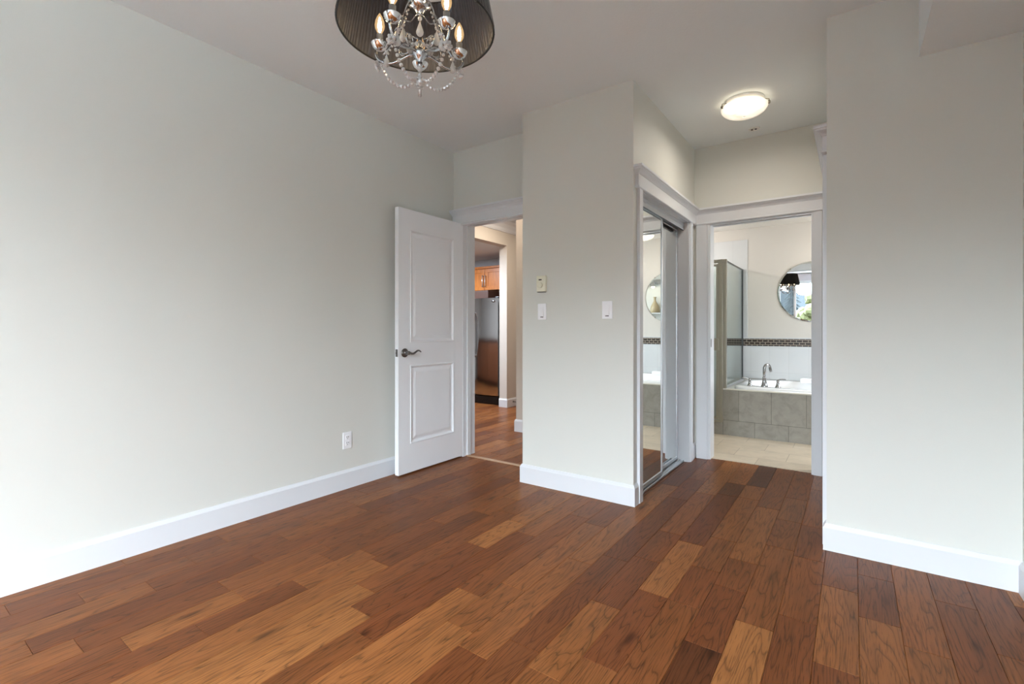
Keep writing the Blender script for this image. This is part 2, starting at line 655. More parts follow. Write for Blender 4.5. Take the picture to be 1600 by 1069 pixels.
    def build(self, name, mats, parent=None, fix=True):
        me = bpy.data.meshes.new(name)
        me.from_pydata(self.v, [], self.f)
        if not isinstance(mats, (list, tuple)):
            mats = [mats]
        for m in mats:
            me.materials.append(m)
        me.polygons.foreach_set('use_smooth', self.s)
        me.polygons.foreach_set('material_index', self.mi)
        if fix:
            bm = bmesh.new()
            bm.from_mesh(me)
            bmesh.ops.recalc_face_normals(bm, faces=bm.faces[:])
            bm.to_mesh(me)
            bm.free()
        me.update()
        o = bpy.data.objects.new(name, me)
        COL.objects.link(o)
        if parent is not None:
            o.parent = parent
            o.matrix_parent_inverse = parent.matrix_world.inverted() if False else Matrix.Translation(-parent.location)
        return o


def tag(o, label=None, cat=None, group=None, kind=None):
    if label:
        o['label'] = label
    if cat:
        o['category'] = cat
    if group:
        o['group'] = group
    if kind:
        o['kind'] = kind
    return o


def thing(name, loc, label, cat, group=None, kind=None):
    """an Empty at the thing's base; its parts are built in world coordinates and parented to it"""
    o = bpy.data.objects.new(name, None)
    o.empty_display_size = 0.05
    COL.objects.link(o)
    o.location = loc
    return tag(o, label, cat, group, kind)


def struct(name, mb, mat, label, cat):
    return tag(mb.build(name, mat), label, cat, None, 'structure')


# ------------------------------------------------------------------ the shell of the bedroom
T = 0.12
struct('wall_left', MB().box(XL - T, YW - 0.12, -0.02, XL, YD + 0.15, H), M['wall'],
       'long pale greige wall on the left with an outlet low on it', 'wall')
mb = MB()
mb.box(XL, YD, 0, -2.785, YD + 0.15, H)
mb.box(-2.785, YD, 2.03, -1.99, YD + 0.15, H)
mb.box(-1.99, YD, 0, XB0 + 0.02, YD + 0.15, H)
struct('wall_back', mb, M['wall'], 'recessed greige wall around the open bedroom doorway', 'wall')
mb = MB()
mb.box(XB0, YB, 0, XB1, YB + 0.11, H)                      # front of the closet block
mb.box(XB0, YB + 0.11, 0, XB0 + 0.11, YH, H)
mb.box(XB1 - 0.11, YB + 0.11, 0, XB1, 3.005, H)            # closet opening, left stub
mb.box(XB1 - 0.11, 4.125, 0, XB1, YH, H)
mb.box(XB1 - 0.11, 3.005, 2.03, XB1, 4.125, H)
struct('wall_closet', mb, M['wall'], 'greige wall block with thermostat and two switches in the middle', 'wall')
mb = MB()
mb.box(-2.3, YH, 0, -0.995, YH + T, H)
mb.box(-0.995, YH, 2.02, -0.235, YH + T, H)
mb.box(-0.235, YH, 0, 1.62, YH + T, H)
struct('wall_nook', mb, M['wall'], 'greige wall above and beside the bathroom doorway', 'wall')
mb = MB()
mb.box(XR0, YR, 0, XR + T, YR + 0.12, H)
mb.box(XR0, YR + 0.12, 0, XR0 + 0.11, 3.0, H)
mb.box(XR0, 3.0, 2.03, XR0 + 0.11, 4.15, H)
mb.box(XR0, 4.15, 0, XR0 + 0.11, YH, H)
struct('wall_partition', mb, M['wall'], 'greige partition wall standing out on the right under the dropped ceiling box', 'wall')
struct('wall_right', MB().box(XR, YW - 0.12, -0.02, XR + T, YR, H), M['wall'], 'greige wall sliver at the far right edge', 'wall')
mb = MB()
mb.box(XL - T, YW - T, -0.02, WX0, YW, H)
mb.box(WX1, YW - T, -0.02, XR + T, YW, H)
mb.box(WX0, YW - T, -0.02, WX1, YW, WZ0)
mb.box(WX0, YW - T, WZ1, WX1, YW, H)
struct('wall_window', mb, M['wall'], 'greige wall behind the camera holding the wide bedroom window', 'wall')
struct('ceiling', MB().box(XL - T, YW - T, H, 1.7, YH + T, H + 0.1), M['ceiling'], 'flat light grey textured bedroom ceiling', 'ceiling')
struct('ceiling_soffit', MB().box(0.251, YW, 2.355, XR, YR, H), M['ceiling'], 'dropped ceiling box in the upper right corner', 'ceiling')

# ------------------------------------------------------------------ plank floor
PW, X0P = 0.127, 0.0205
# joints and plank tones read off the photograph, as floor points
JOINTS = [(-2.664, 0.395), (-2.542, 0.589), (-2.409, 0.788), (-2.545, 0.987), (-2.152, 0.970), (-2.676, 1.185), (-2.280, 1.178), (-2.414, 1.382), (-2.035, 1.377), (-1.904, 1.168), (-2.288, 0.392), (-2.039, 0.592), (-1.913, 0.780), (-1.781, 1.493), (-1.656, 1.311), (-1.539, 1.900), (-1.274, 1.541), (-1.402, 1.103), (-1.034, 1.260), (-2.793, 0.792), (-1.039, 2.052), (-0.915, 2.176), (-0.778, 1.786), (-0.661, 1.978), (-0.409, 1.746), (-0.294, 1.981), (-0.919, 1.389), (-1.173, 2.483), (-0.560, 2.701), (-0.039, 2.471), (-0.163, 2.706), (-0.158, 2.116), (0.084, 2.277), (0.335, 2.593), (-0.040, 1.881), (0.432, 2.283), (-0.673, 2.558), (-0.285, 3.180)]
TONES = [(-0.422, 1.632, 0.10), (-0.305, 1.791, 0.82), (-0.163, 1.892, 0.30), (-0.051, 2.167, 0.60), (0.085, 2.533, 0.30), (0.194, 2.468, 0.50), (0.078, 2.062, 0.60), (0.310, 2.353, 0.35), (0.335, 2.772, 0.42), (-1.076, 1.838, 0.62), (-0.824, 1.951, 0.28), (-0.746, 1.676, 0.62), (-0.437, 2.021, 0.30), (-0.310, 2.253, 0.45), (-0.464, 2.206, 0.38), (-0.826, 2.313, 0.35), (-0.190, 2.499, 0.45), (-0.739, 2.859, 0.20), (-0.634, 2.933, 0.22), (-0.310, 3.405, 0.50), (-0.446, 3.515, 0.40), (-1.238, 2.022, 0.60), (-0.876, 1.310, 0.35), (-1.638, 1.144, 0.72), (-2.598, 1.144, 0.42), (-1.276, 1.374, 0.74), (-1.393, 1.103, 0.33), (-1.303, 1.581, 0.38), (-1.076, 1.418, 0.62), (-2.552, 1.051, 0.40), (-1.036, 1.161, 0.35), (-2.753, 0.830, 0.33), (-2.238, 0.384, 0.58), (-2.063, 0.507, 0.35), (-1.950, 0.710, 0.38), (-1.791, 1.366, 0.74), (-1.812, 0.970, 0.60), (-2.133, 0.821, 0.60), (-2.060, 1.176, 0.50)]


def plank_floor(name, x_lo, x_hi, y_lo, y_far, seed, joints, tones, label, far=None):
    rnd = random.Random(seed)
    vs, fs, col = [], [], []
    k0 = math.floor((x_lo - X0P) / PW)
    k1 = math.ceil((x_hi - X0P) / PW)
    for k in range(k0, k1):
        a, b = X0P + k * PW, X0P + (k + 1) * PW
        a, b = max(a, x_lo), min(b, x_hi)
        js = sorted(j[1] for j in joints if a <= j[0] < b)
        y_hi = y_far if far is None or a > far[0] else far[1]
        ys = [y_lo]
        y = y_lo + rnd.uniform(0.15, 0.9)
        while y < y_hi - 0.1:
            if all(abs(y - j) > 0.33 for j in js):
                ys.append(y)
            y += rnd.choice((0.35, 0.5, 0.62, 0.8, 0.95, 1.1)) + rnd.uniform(-0.06, 0.06)
        ys = sorted(ys + [j for j in js if y_lo < j < y_hi]) + [y_hi]
        for c, d in zip(ys[:-1], ys[1:]):
            tone = min(1, max(0, rnd.gauss(0.47, 0.17)))
            for tx, ty, tv in tones:
                if a <= tx < b and c <= ty < d:
                    tone = tv
            cc = (tone, rnd.random(), rnd.random(), 1)
            e, dz = 0.0016, 0.0022
            o = len(vs)
            vs += [(a, c, -dz), (b, c, -dz), (b, d, -dz), (a, d, -dz),
                   (a + e, c + e, 0), (b - e, c + e, 0), (b - e, d - e, 0), (a + e, d - e, 0)]
            for q in ((4, 5, 6, 7), (0, 1, 5, 4), (1, 2, 6, 5), (2, 3, 7, 6), (3, 0, 4, 7)):
                fs.append(tuple(o + i for i in q))
                col.append(cc)
    me = bpy.data.meshes.new(name)
    me.from_pydata(vs, [], fs)
    at = me.color_attributes.new('plank', 'FLOAT_COLOR', 'CORNER')
    i = 0
    for p, c in zip(me.polygons, col):
        for _ in p.loop_indices:
            at.data[i].color = c
            i += 1
    me.materials.append(M['wood_floor'])
    o = bpy.data.objects.new(name, me)
    COL.objects.link(o)
    return tag(o, label, 'floor', None, 'structure')


plank_floor('floor', XL, 0.62, YW, 4.352, 5, JOINTS, TONES, 'brown stained wide plank wood floor of the bedroom', (-1.96, 3.222))
plank_floor('floor_hallway', -7.62, -1.9, 3.222, 7.0, 9, [], [], 'brown plank floor of the hallway beyond the open door')

# ------------------------------------------------------------------ baseboards
BASE = [(0, 0), (0.015, 0), (0.015, 0.112), (0.011, 0.120), (0.006, 0.131), (0, 0.131)]


def baseboard(name, path, label, side=1):
    return struct(name, MB().sweep(path, BASE, side), M['trim'], label, 'baseboard')


baseboard('baseboard_left', [(XL, YW), (XL, YD - 0.022)], 'long white baseboard along the left wall')
baseboard('baseboard_closet', [(XB0, YD - 0.022), (XB0, YB), (XB1, YB), (XB1, 2.947)], 'white baseboard wrapping the foot of the middle wall block', 1)
baseboard('baseboard_nook', [(XB1, 4.195), (XB1, YH), (XB1 + 0.01, YH)], 'short white baseboard piece between closet and bathroom casings', 1)
baseboard('baseboard_partition', [(XR0, 2.935), (XR0, YR), (XR, YR)], 'white baseboard along the right partition wall', 1)
baseboard('baseboard_right', [(XR, YR - 0.015), (XR, YW)], 'white baseboard end at the far right edge', 1)

# ------------------------------------------------------------------ door frames (trim)
HEAD = [(0, 0), (0.022, 0), (0.027, 0.004), (0.027, 0.012), (0.022, 0.016), (0.019, 0.016), (0.019, 0.088), (0.022, 0.090),
        (0.025, 0.096), (0.030, 0.102), (0.038, 0.108), (0.046, 0.113), (0.049, 0.119), (0.056, 0.121), (0.056, 0.136), (0, 0.136)]

# bedroom doorway
fr = thing('trim_1', (-2.39, YD, 0), 'white painted frame with crown head around the open bedroom doorway', 'door frame', None, 'structure')
mb = MB().sweep([(-2.845, YD), (-2.845, YD - 0.001), (-1.955, YD - 0.001), (-1.955, YD)], HEAD, 1, 2.008, smooth=False)
mb.build('head', M['trim'], fr)
MB().box(-2.845, YD - 0.018, 0, -2.775, YD, 2.010, 0.002).build('casing', M['trim'], fr)
MB().box(-2.005, YD - 0.018, 0, -1.955, YD, 2.010, 0.002).build('casing', M['trim'], fr)
mb = MB()
mb.box(-2.785, YD - 0.004, 0, -2.757, YD + 0.155, 2.034)
mb.box(-2.012, YD - 0.004, 0, -1.985, YD + 0.155, 2.034)
mb.box(-2.757, YD - 0.004, 2.026, -2.012, YD + 0.155, 2.054)
mb.box(-2.757, YD + 0.045, 0, -2.745, YD + 0.085, 2.014)
mb.box(-2.757, YD + 0.045, 2.014, -2.012, YD + 0.085, 2.026)
mb.build('jamb', M['trim'], fr)
tag(MB().box(-2.757, 3.192, 0, -2.012, 3.232, 0.006, 0.002).build('threshold_strip', M['oak_strip']),
    'thin pale wood threshold strip across the open bedroom doorway', 'threshold', None, 'structure')

# closet opening
fr = thing('trim_2', (XB1, 3.56, 0), 'white painted frame with crown head around the mirrored closet', 'door frame', None, 'structure')
xc = XB1
MB().sweep([(xc, 2.943), (xc + 0.001, 2.943), (xc + 0.001, YH - 0.001), (xc + 0.6, YH - 0.001)], HEAD, 1, 1.999, skip=(2,)).build('head', M['trim'], fr)


def casing_leg(mb, y0, y1, inner_hi, x, d):
    """flat casing on a wall of constant x (facing d) with a bead on the opening side"""
    mb.box(x, y0, 0, x + d * 0.019, y1, 2.0, 0.002)


mb = MB(); mb.box(xc, 2.948, 0, xc + 0.020, 3.005, 2.0, 0.002); mb.box(xc, 3.003, 0, xc + 0.013, 3.015, 2.0, 0.003); mb.build('casing', M['trim'], fr)
mb = MB(); mb.box(xc, 4.128, 0, xc + 0.020, 4.193, 2.0, 0.002); mb.box(xc, 4.116, 0, xc + 0.013, 4.130, 2.0, 0.003); mb.build('casing', M['trim'], fr)
mb = MB()
mb.box(xc - 0.112, 3.005, 0, xc + 0.004, 3.017, 2.03)
mb.box(xc - 0.112, 4.113, 0, xc + 0.004, 4.125, 2.03)
mb.box(xc - 0.112, 3.017, 1.996, xc + 0.004, 4.113, 2.03)
mb.build('jamb', M['trim'], fr)
mb = MB()      # head track fascia of the sliding doors
mb.box(xc - 0.045, 3.017, 1.935, xc - 0.035, 4.113, 1.996)
mb.box(xc - 0.049, 3.017, 1.935, xc - 0.031, 4.113, 1.943)
mb.box(xc - 0.047, 3.017, 1.968, xc - 0.033, 4.113, 1.972)
mb.build('top_track', M['aluminium'], fr)
mb = MB()
mb.box(xc - 0.106, 3.017, 0, xc - 0.030, 4.113, 0.004)
for dx in (-0.033, -0.068, -0.104):
    mb.box(xc + dx - 0.003, 3.017, 0, xc + dx + 0.003, 4.113, 0.014)
mb.build('bottom_track', M['aluminium'], fr)
# closet interior
struct('wall_closet_back', MB().box(XB0 + 0.11, 2.998, 0, XB0 + 0.12, YH, H), M['wall'], 'plain wall inside the closet behind the mirrored doors', 'wall')

# bathroom opening
fr = thing('trim_3', (-0.62, YH, 0), 'white painted frame with crown head around the bathroom doorway', 'door frame', None, 'structure')
MB().sweep([(xc + 0.0005, YH - 0.6), (xc + 0.0005, YH - 0.001), (XR0 - 0.0005, YH - 0.001), (XR0 - 0.0005, YH - 0.6)], HEAD, 1, 1.999,
           skip=(0, 2)).build('head', M['trim'], fr)
mb = MB(); mb.box(-1.095, YH - 0.020, 0, -1.005, YH, 2.0, 0.002); mb.box(-1.007, YH - 0.014, 0, -0.990, YH, 2.0, 0.004); mb.build('casing', M['trim'], fr)
mb = MB(); mb.box(-0.240, YH - 0.020, 0, -0.183, YH, 2.0, 0.002); mb.box(-0.252, YH - 0.014, 0, -0.238, YH, 2.0, 0.004); mb.build('casing', M['trim'], fr)
mb = MB()
mb.box(-1.0, YH - 0.004, 0, -0.982, YH + 0.124, 2.02)
mb.box(-0.253, YH - 0.004, 0, -0.235, YH + 0.124, 2.02)
mb.box(-0.982, YH - 0.004, 1.994, -0.253, YH + 0.040, 2.02)
mb.box(-0.982, YH + 0.084, 1.994, -0.253, YH + 0.124, 2.02)
j = mb.build('jamb', M['trim'], fr)
MB().box(-0.9825, YH + 0.012, 0.955, -0.9805, YH + 0.034, 1.025).build('strike_plate', M['pewter'], j)
MB().box(-1.0, YH + T + 0.0, 0, -1.07, YH + T + 0.018, 2.02, 0.002).build('casing', M['trim'], fr)
MB().box(-0.235, YH + T + 0.0, 0, -0.165, YH + T + 0.018, 2.02, 0.002).build('casing', M['trim'], fr)
MB().box(-1.09, YH + T + 0.0, 2.0, -0.145, YH + T + 0.02, 2.09, 0.002).build('casing', M['trim'], fr)

# opening in the right side of the nook, seen edge-on
fr = thing('trim_4', (XR0, 3.57, 0), 'white frame edge with crown head beside the right partition corner', 'door frame', None, 'structure')
MB().sweep([(XR0, 2.928), (XR0 - 0.001, 2.928), (XR0 - 0.001, YH - 0.001), (XR0 - 0.6, YH - 0.001)], HEAD, -1, 1.999, skip=(2,)).build('head', M['trim'], fr)
MB().box(XR0 - 0.020, 2.934, 0, XR0, 3.0, 2.0, 0.002).build('casing', M['trim'], fr)
MB().box(XR0 - 0.020, 4.15, 0, XR0, 4.215, 2.0, 0.002).build('casing', M['trim'], fr)
mb = MB()
mb.box(XR0 - 0.004, 2.998, 0, XR0 + 0.112, 3.012, 2.03)
mb.box(XR0 - 0.004, 4.138, 0, XR0 + 0.112, 4.152, 2.03)
mb.box(XR0 - 0.004, 3.012, 2.0, XR0 + 0.112, 4.138, 2.03)
mb.build('jamb', M['trim'], fr)
d4 = tag(MB().box(XR0 + 0.035, 3.014, 0.006, XR0 + 0.070, 4.136, 1.998, 0.002).build('door_4', M['door']),
         'plain white door set in the right side of the nook', 'door', None, 'structure')

# ------------------------------------------------------------------ bedroom door leaf (open against the left wall)
DX1, DX0, DY0, DY1, DZ0, DZ1 = -2.760, -2.798, 2.434, 3.164, 0.012, 2.022
door = thing('door_1', (DX1, DY1, 0), 'white two panel door standing open against the left wall', 'door', None, 'structure')


def panel_door_face(mb, x, s):
    """stiles, rails and two raised panels on the face at x (s = outward direction)"""
    def quad(a, b, c, d):
        mb.add([a, b, c, d], [(0, 1, 2, 3)])
    pans = [(2.551, 3.047, 0.228, 0.832), (2.551, 3.047, 1.004, 1.872)]
    # flat field around the panels
    ys = [DY0, 2.551, 3.047, DY1]
    zs = [DZ0, 0.228, 0.832, 1.004, 1.872, DZ1]
    for i in range(3):
        for jz in range(5):
            if i == 1 and jz in (1, 3):
                continue
            quad((x, ys[i], zs[jz]), (x, ys[i + 1], zs[jz]), (x, ys[i + 1], zs[jz + 1]), (x, ys[i], zs[jz + 1]))
    prof = [(0, 0), (0.004, 0.004), (0.010, 0.004), (0.016, -0.002), (0.021, -0.008), (0.030, -0.009), (0.052, -0.003), (0.058, -0.002)]
    for (y0, y1, z0, z1) in pans:
        rings = []
        for ins, out in prof:
            xx = x + s * out
            rings.append([(xx, y0 + ins, z0 + ins), (xx, y1 - ins, z0 + ins), (xx, y1 - ins, z1 - ins), (xx, y0 + ins, z1 - ins)])
        for a, b in zip(rings[:-1], rings[1:]):
            for q in range(4):
                q2 = (q + 1) % 4
                quad(a[q], a[q2], b[q2], b[q])
        quad(*rings[-1])


mb = MB()
panel_door_face(mb, DX1, 1)
panel_door_face(mb, DX0, -1)
for a, b in (((DY0, DZ0), (DY1, DZ0)), ((DY1, DZ0), (DY1, DZ1)), ((DY1, DZ1), (DY0, DZ1)), ((DY0, DZ1), (DY0, DZ0))):
    mb.add([(DX0, a[0], a[1]), (DX1, a[0], a[1]), (DX1, b[0], b[1]), (DX0, b[0], b[1])], [(0, 1, 2, 3)])
mb.build('door_leaf', M['door'], door)
mb = MB()
HY, HZ = 2.494, 0.928
mb.lathe([(0.0, 0.0), (0.033, 0.0), (0.034, 0.004), (0.031, 0.008), (0.024, 0.010), (0.020, 0.013), (0.013, 0.016), (0.012, 0.030), (0.014, 0.034), (0.014, 0.052), (0.010, 0.056), (0, 0.057)],
         (DX1, HY, HZ), 'x', 28)
pts, rr = [], []
for i in range(15):
    u = i / 14
    pts.append((DX1 + 0.044 - 0.004 * u, HY + 0.008 + u * 0.122, HZ + 0.002 + 0.013 * sin(u * 2 * pi * 0.98 - pi) * (0.5 + u * 0.7)))
    rr.append(0.0095 - 0.0045 * u)
mb.tube(pts, rr, 10)
h_ = mb.build('door_handle', M['pewter'], door)
tag(h_, 'dark pewter lever handle')
mb = MB()
mb.box((DX0 + DX1) / 2 - 0.011, DY0 - 0.0015, HZ - 0.028, (DX0 + DX1) / 2 + 0.011, DY0 + 0.001, HZ + 0.028)
mb.box((DX0 + DX1) / 2 - 0.006, DY0 - 0.009, HZ - 0.009, (DX0 + DX1) / 2 + 0.006, DY0, HZ + 0.009, 0.003)
mb.build('latch', M['pewter'], door)
for z in (0.22, 1.02, 1.82):
    MB().lathe([(0.0, -0.045), (0.006, -0.045), (0.006, 0.045), (0, 0.045)], (DX0 - 0.005, DY1 + 0.001, z), 'z', 12).build('hinge', M['pewter'], door)

# ------------------------------------------------------------------ mirrored sliding closet doors


def mirror_door(name, xf, y0, y1, z0, z1, label):
    t = thing(name, (xf, (y0 + y1) / 2, 0), label, 'closet door', None, 'structure')
    w, d = 0.022, 0.022
    MB().box(xf - d + 0.006, y0 + w, z0 + w, xf - 0.006, y1 - w, z1 - w).build('mirror_panel', M['mirror'], t)
    mb = MB()
    mb.box(xf - d, y0, z0, xf, y0 + w, z1, 0.003)
    mb.box(xf - d, y1 - w, z0, xf, y1, z1, 0.003)
    mb.box(xf - d, y0 + w, z0, xf, y1 - w, z0 + w + 0.004, 0.002)
    mb.box(xf - d, y0 + w, z1 - w, xf, y1 - w, z1, 0.002)
    mb.build('frame', M['aluminium'], t)
    return t


mirror_door('door_2', xc - 0.047, 3.018, 3.610, 0.016, 1.962, 'front mirrored sliding closet door, left panel in aluminium frame')
mirror_door('door_3', xc - 0.082, 3.535, 4.112, 0.016, 1.962, 'rear mirrored sliding closet door, right panel set back on its track')

# ------------------------------------------------------------------ wall plates


def rocker_switch(x, z, label):
    t = thing('light_switch', (x, YB, z), label, 'light switch', 'rocker light switches on the middle wall block')
    MB().box(x - 0.035, YB - 0.006, z - 0.057, x + 0.035, YB, z + 0.057, 0.0025).build('cover_plate', M['white_plastic'], t)
    mb = MB()
    mb.add([(x - 0.0165, YB - 0.006, z - 0.033), (x + 0.0165, YB - 0.006, z - 0.033), (x + 0.0165, YB - 0.006, z + 0.033), (x - 0.0165, YB - 0.006, z + 0.033),
            (x - 0.0155, YB - 0.0125, z - 0.032), (x + 0.0155, YB - 0.0125, z - 0.032), (x + 0.0155, YB - 0.0075, z + 0.032), (x - 0.0155, YB - 0.0075, z + 0.032)],
           [(4, 5, 6, 7), (0, 1, 5, 4), (1, 2, 6, 5), (2, 3, 7, 6), (3, 0, 4, 7)])
    mb.build('rocker', M['white_plastic'], t)
    MB().box(x - 0.012, YB - 0.0075, z - 0.041, x + 0.012, YB - 0.005, z - 0.036).build('dimmer_slot', M['dark'], t)
    return t


rocker_switch(-1.782, 1.230, 'white rocker light switch directly below the cream thermostat')
rocker_switch(-1.289, 1.230, 'white rocker light switch near the mirrored closet corner')

th = thing('thermostat', (-1.779, YB, 1.425), 'cream dial thermostat on the middle wall above a switch', 'thermostat')
MB().box(-1.815, YB - 0.026, 1.369, -1.744, YB, 1.481, 0.004).build('housing', M['cream_plastic'], th)
MB().lathe([(0.0, 0.0), (0.019, 0.0), (0.021, 0.003), (0.021, 0.001), (0.0, 0.001)][:1] + [(0.0205, 0.0), (0.0195, 0.008), (0.017, 0.010), (0, 0.010)],
           (-1.784, YB - 0.026, 1.415), 'y', 28, mat=Matrix.Rotation(pi, 3, 'Z')).build('dial', M['cream_plastic'], th)
MB().box(-1.796, YB - 0.0275, 1.449, -1.772, YB - 0.025, 1.457).build('temperature_window', M['dark'], th)
MB().box(-1.810, YB - 0.024, 1.366, -1.749, YB - 0.004, 1.3695).build('vent_slot', M['dark'], th)

ot = thing('wall_outlet', (XL, 2.067, 0.333), 'white duplex wall outlet low on the left wall', 'outlet')
MB().box(XL, 2.032, 0.275, XL + 0.006, 2.102, 0.391, 0.0025).build('cover_plate', M['white_plastic'], ot)
for zc in (0.353, 0.313):
    rc = MB().box(XL + 0.005, 2.050, zc - 0.015, XL + 0.0085, 2.084, zc + 0.015, 0.003).build('receptacle', M['white_plastic'], ot)
    mb = MB()
    mb.box(XL + 0.008, 2.0585, zc - 0.001, XL + 0.0089, 2.0610, zc + 0.009)
    mb.box(XL + 0.008, 2.0725, zc - 0.001, XL + 0.0089, 2.0755, zc + 0.009)
    mb.lathe([(0, 0), (0.0026, 0), (0.0026, 0.0009), (0, 0.0009)], (XL + 0.008, 2.067, zc - 0.008), 'x', 10)
    mb.build('slots', M['dark'], rc)

# ------------------------------------------------------------------ flush ceiling light and sprinkler in the nook
LX, LY = -0.600, 3.585
fl = thing('ceiling_light', (LX, LY, H), 'glowing alabaster glass bowl light flush on the nook ceiling', 'ceiling light')
MB().lathe([(0, H - 0.0005), (0.125, H - 0.0005), (0.127, H - 0.012), (0.118, H - 0.028), (0.100, H - 0.034), (0, H - 0.034)], (LX, LY, 0), 'z', 48).build('ceiling_pan', M['ceramic'], fl)
prof = []
for i in range(15):
    a = i / 14 * pi / 2
    prof.append((0.146 * cos(a) + 0.0001, H - 0.046 - 0.066 * sin(a)))
prof += [(0.0001, H - 0.108)] + [(0.142 * cos(a), H - 0.042 - 0.062 * sin(a)) for a in [pi / 2 * (1 - i / 14) for i in range(15)]]
MB().lathe(prof, (LX, LY, 0), 'z', 56, cap=False).build('glass_bowl', M['bowl'], fl)
for k in range(3):
    a = radians(24 + 35.3 + 120 * k)
    a = [radians(35.3 + 180), radians(35.3 + 300 + 28), radians(35.3 + 60)][k]
    mb = MB()
    px, py = LX + 0.150 * cos(a), LY + 0.150 * sin(a)
    mb.tube([(LX + 0.118 * cos(a), LY + 0.118 * sin(a), H - 0.016), (px, py, H - 0.026), (px, py, H - 0.05)], 0.004, 8)
    mb.lathe([(0, -0.012), (0.008, -0.009), (0.010, 0), (0.008, 0.009), (0, 0.012)], (px, py, H - 0.046), 'z', 14)
    mb.build('clip', M['nickel'], fl)
area_light('ceiling_bowl_bulb', (LX, LY, H - 0.118), 0.16, 0.16, 5.0, (1.0, 0.90, 0.77))

sp_ = thing('fire_sprinkler', (-0.622, 4.13, H), 'small round white sprinkler fitting in the nook ceiling behind the bowl light', 'sprinkler')
MB().lathe([(0, H), (0.042, H), (0.041, H - 0.004), (0.030, H - 0.007), (0.029, H - 0.004), (0, H - 0.004)], (-0.622, 4.13, 0), 'z', 32).build('escutcheon', M['ceramic'], sp_)
mb = MB()
for s in (-1, 1):
    mb.box(-0.622 + s * 0.013 - 0.007, 4.122, H - 0.010, -0.622 + s * 0.013 + 0.007, 4.136, H - 0.002, 0.002)
mb.build('sprinkler_head', M['pewter'], sp_)

# ------------------------------------------------------------------ chandelier
CX, CY = -1.138, 1.082
VA = math.atan2(cos(radians(35.29)), -sin(radians(35.29))) + radians(10.5)       # plan direction of the far arm
ch = thing('chandelier', (CX, CY, H), 'crystal chandelier with five candle bulbs inside a black pleated drum shade', 'chandelier')
SZ0, SZ1, SR0, SR1 = 2.060, 2.285, 0.247, 0.203
NP = 110


def pleated(r_off, z_in, flip):
    mb = MB()
    n = NP * 4
    rows = 7
    vs, fs = [], []
    for i in range(rows):
        u = i / (rows - 1)
        z = SZ0 + z_in + (SZ1 - SZ0 - 2 * z_in) * u
        r = SR0 + (SR1 - SR0) * u + r_off
        for k in range(n):
            a = 2 * pi * k / n
            rr = r + 0.0016 * sin(a * NP) + 0.0007 * sin(a * 37 + 1)
            vs.append((CX + rr * cos(a), CY + rr * sin(a), z))
    for i in range(rows - 1):
        for k in range(n):
            k2 = (k + 1) % n
            fs.append((i * n + k, i * n + k2, (i + 1) * n + k2, (i + 1) * n + k))
    return mb.add(vs, fs, True)


sh = pleated(0.0, 0.0, False).build('lamp_shade', M['shade'], ch, fix=False)
pleated(-0.004, 0.002, True).build('shade_lining', M['lining'], sh, fix=False)
mb = MB()
for z, r in ((SZ0, SR0 - 0.002), (SZ1, SR1 - 0.002)):
    mb.tube([(CX + r * cos(2 * pi * k / 96), CY + r * sin(2 * pi * k / 96), z) for k in range(97)], 0.0034, 8)
mb.build('shade_rim', M['black'], sh)
mb = MB()
for k in range(3):
    a = VA + 2 * pi * k / 3 + 0.5
    mb.tube([(CX + 0.012 * cos(a), CY + 0.012 * sin(a), SZ1 - 0.012), (CX + (SR1 - 0.002) * cos(a), CY + (SR1 - 0.002) * sin(a), SZ1)], 0.0025, 8)
mb.lathe([(0.0, SZ1 - 0.02), (0.016, SZ1 - 0.02), (0.016, SZ1 - 0.006), (0, SZ1 - 0.006)], (CX, CY, 0), 'z', 20)
mb.build('shade_spider', M['silver_paint'], sh)
mb = MB()
mb.lathe([(0, H), (0.062, H), (0.062, H - 0.008), (0.045, H - 0.022), (0.012, H - 0.034), (0, H - 0.034)], (CX, CY, 0), 'z', 36)
mb.build('canopy', M['chrome'], ch)
mb = MB()
z = H - 0.034
i = 0
while z > SZ1 + 0.01:        # suspension chain
    a = 0 if i % 2 else pi / 2
    mb.tube([(CX + 0.008 * cos(t) * cos(a), CY + 0.008 * cos(t) * sin(a), z - 0.013 + 0.014 * sin(t)) for t in [2 * pi * k / 16 for k in range(17)]], 0.0016, 6)
    z -= 0.0235
    i += 1
mb.build('chain', M['chrome'], ch)
# centre column, turned hub and bottom finial (the frame hangs a little off the shade's axis)
CX, CY = CX + 0.007, CY + 0.005
mb = MB()
mb.lathe([(0, 2.275), (0.008, 2.275), (0.008, 2.15), (0.040, 2.142), (0.044, 2.134), (0.020, 2.126), (0.0075, 2.11), (0.0065, 2.03), (0.009, 2.02),
          (0.014, 2.012), (0.008, 2.004), (0.014, 1.998), (0.024, 1.990), (0.025, 1.983), (0.016, 1.972), (0.009, 1.964), (0.007, 1.955), (0.010, 1.949),
          (0.005, 1.942), (0, 1.940)], (CX, CY, 0), 'z', 28)
mb.build('column', M['silver_paint'], ch)

RA = 0.135


def cyl(a, r, z):
    return (CX + r * cos(a), CY + r * sin(a), z)


def bezier(p, n):
    out = []
    for i in range(n + 1):
        t = i / n
        q = [Vector(x) for x in p]
        while len(q) > 1:
            q = [q[j].lerp(q[j + 1], t) for j in range(len(q) - 1)]
        out.append(q[0])
    return out


def bead(mb, c, r):
    bm = bmesh.new()
    bmesh.ops.create_icosphere(bm, subdivisions=1, radius=r)
    mb.bm(bm, False, Matrix.Translation(c))


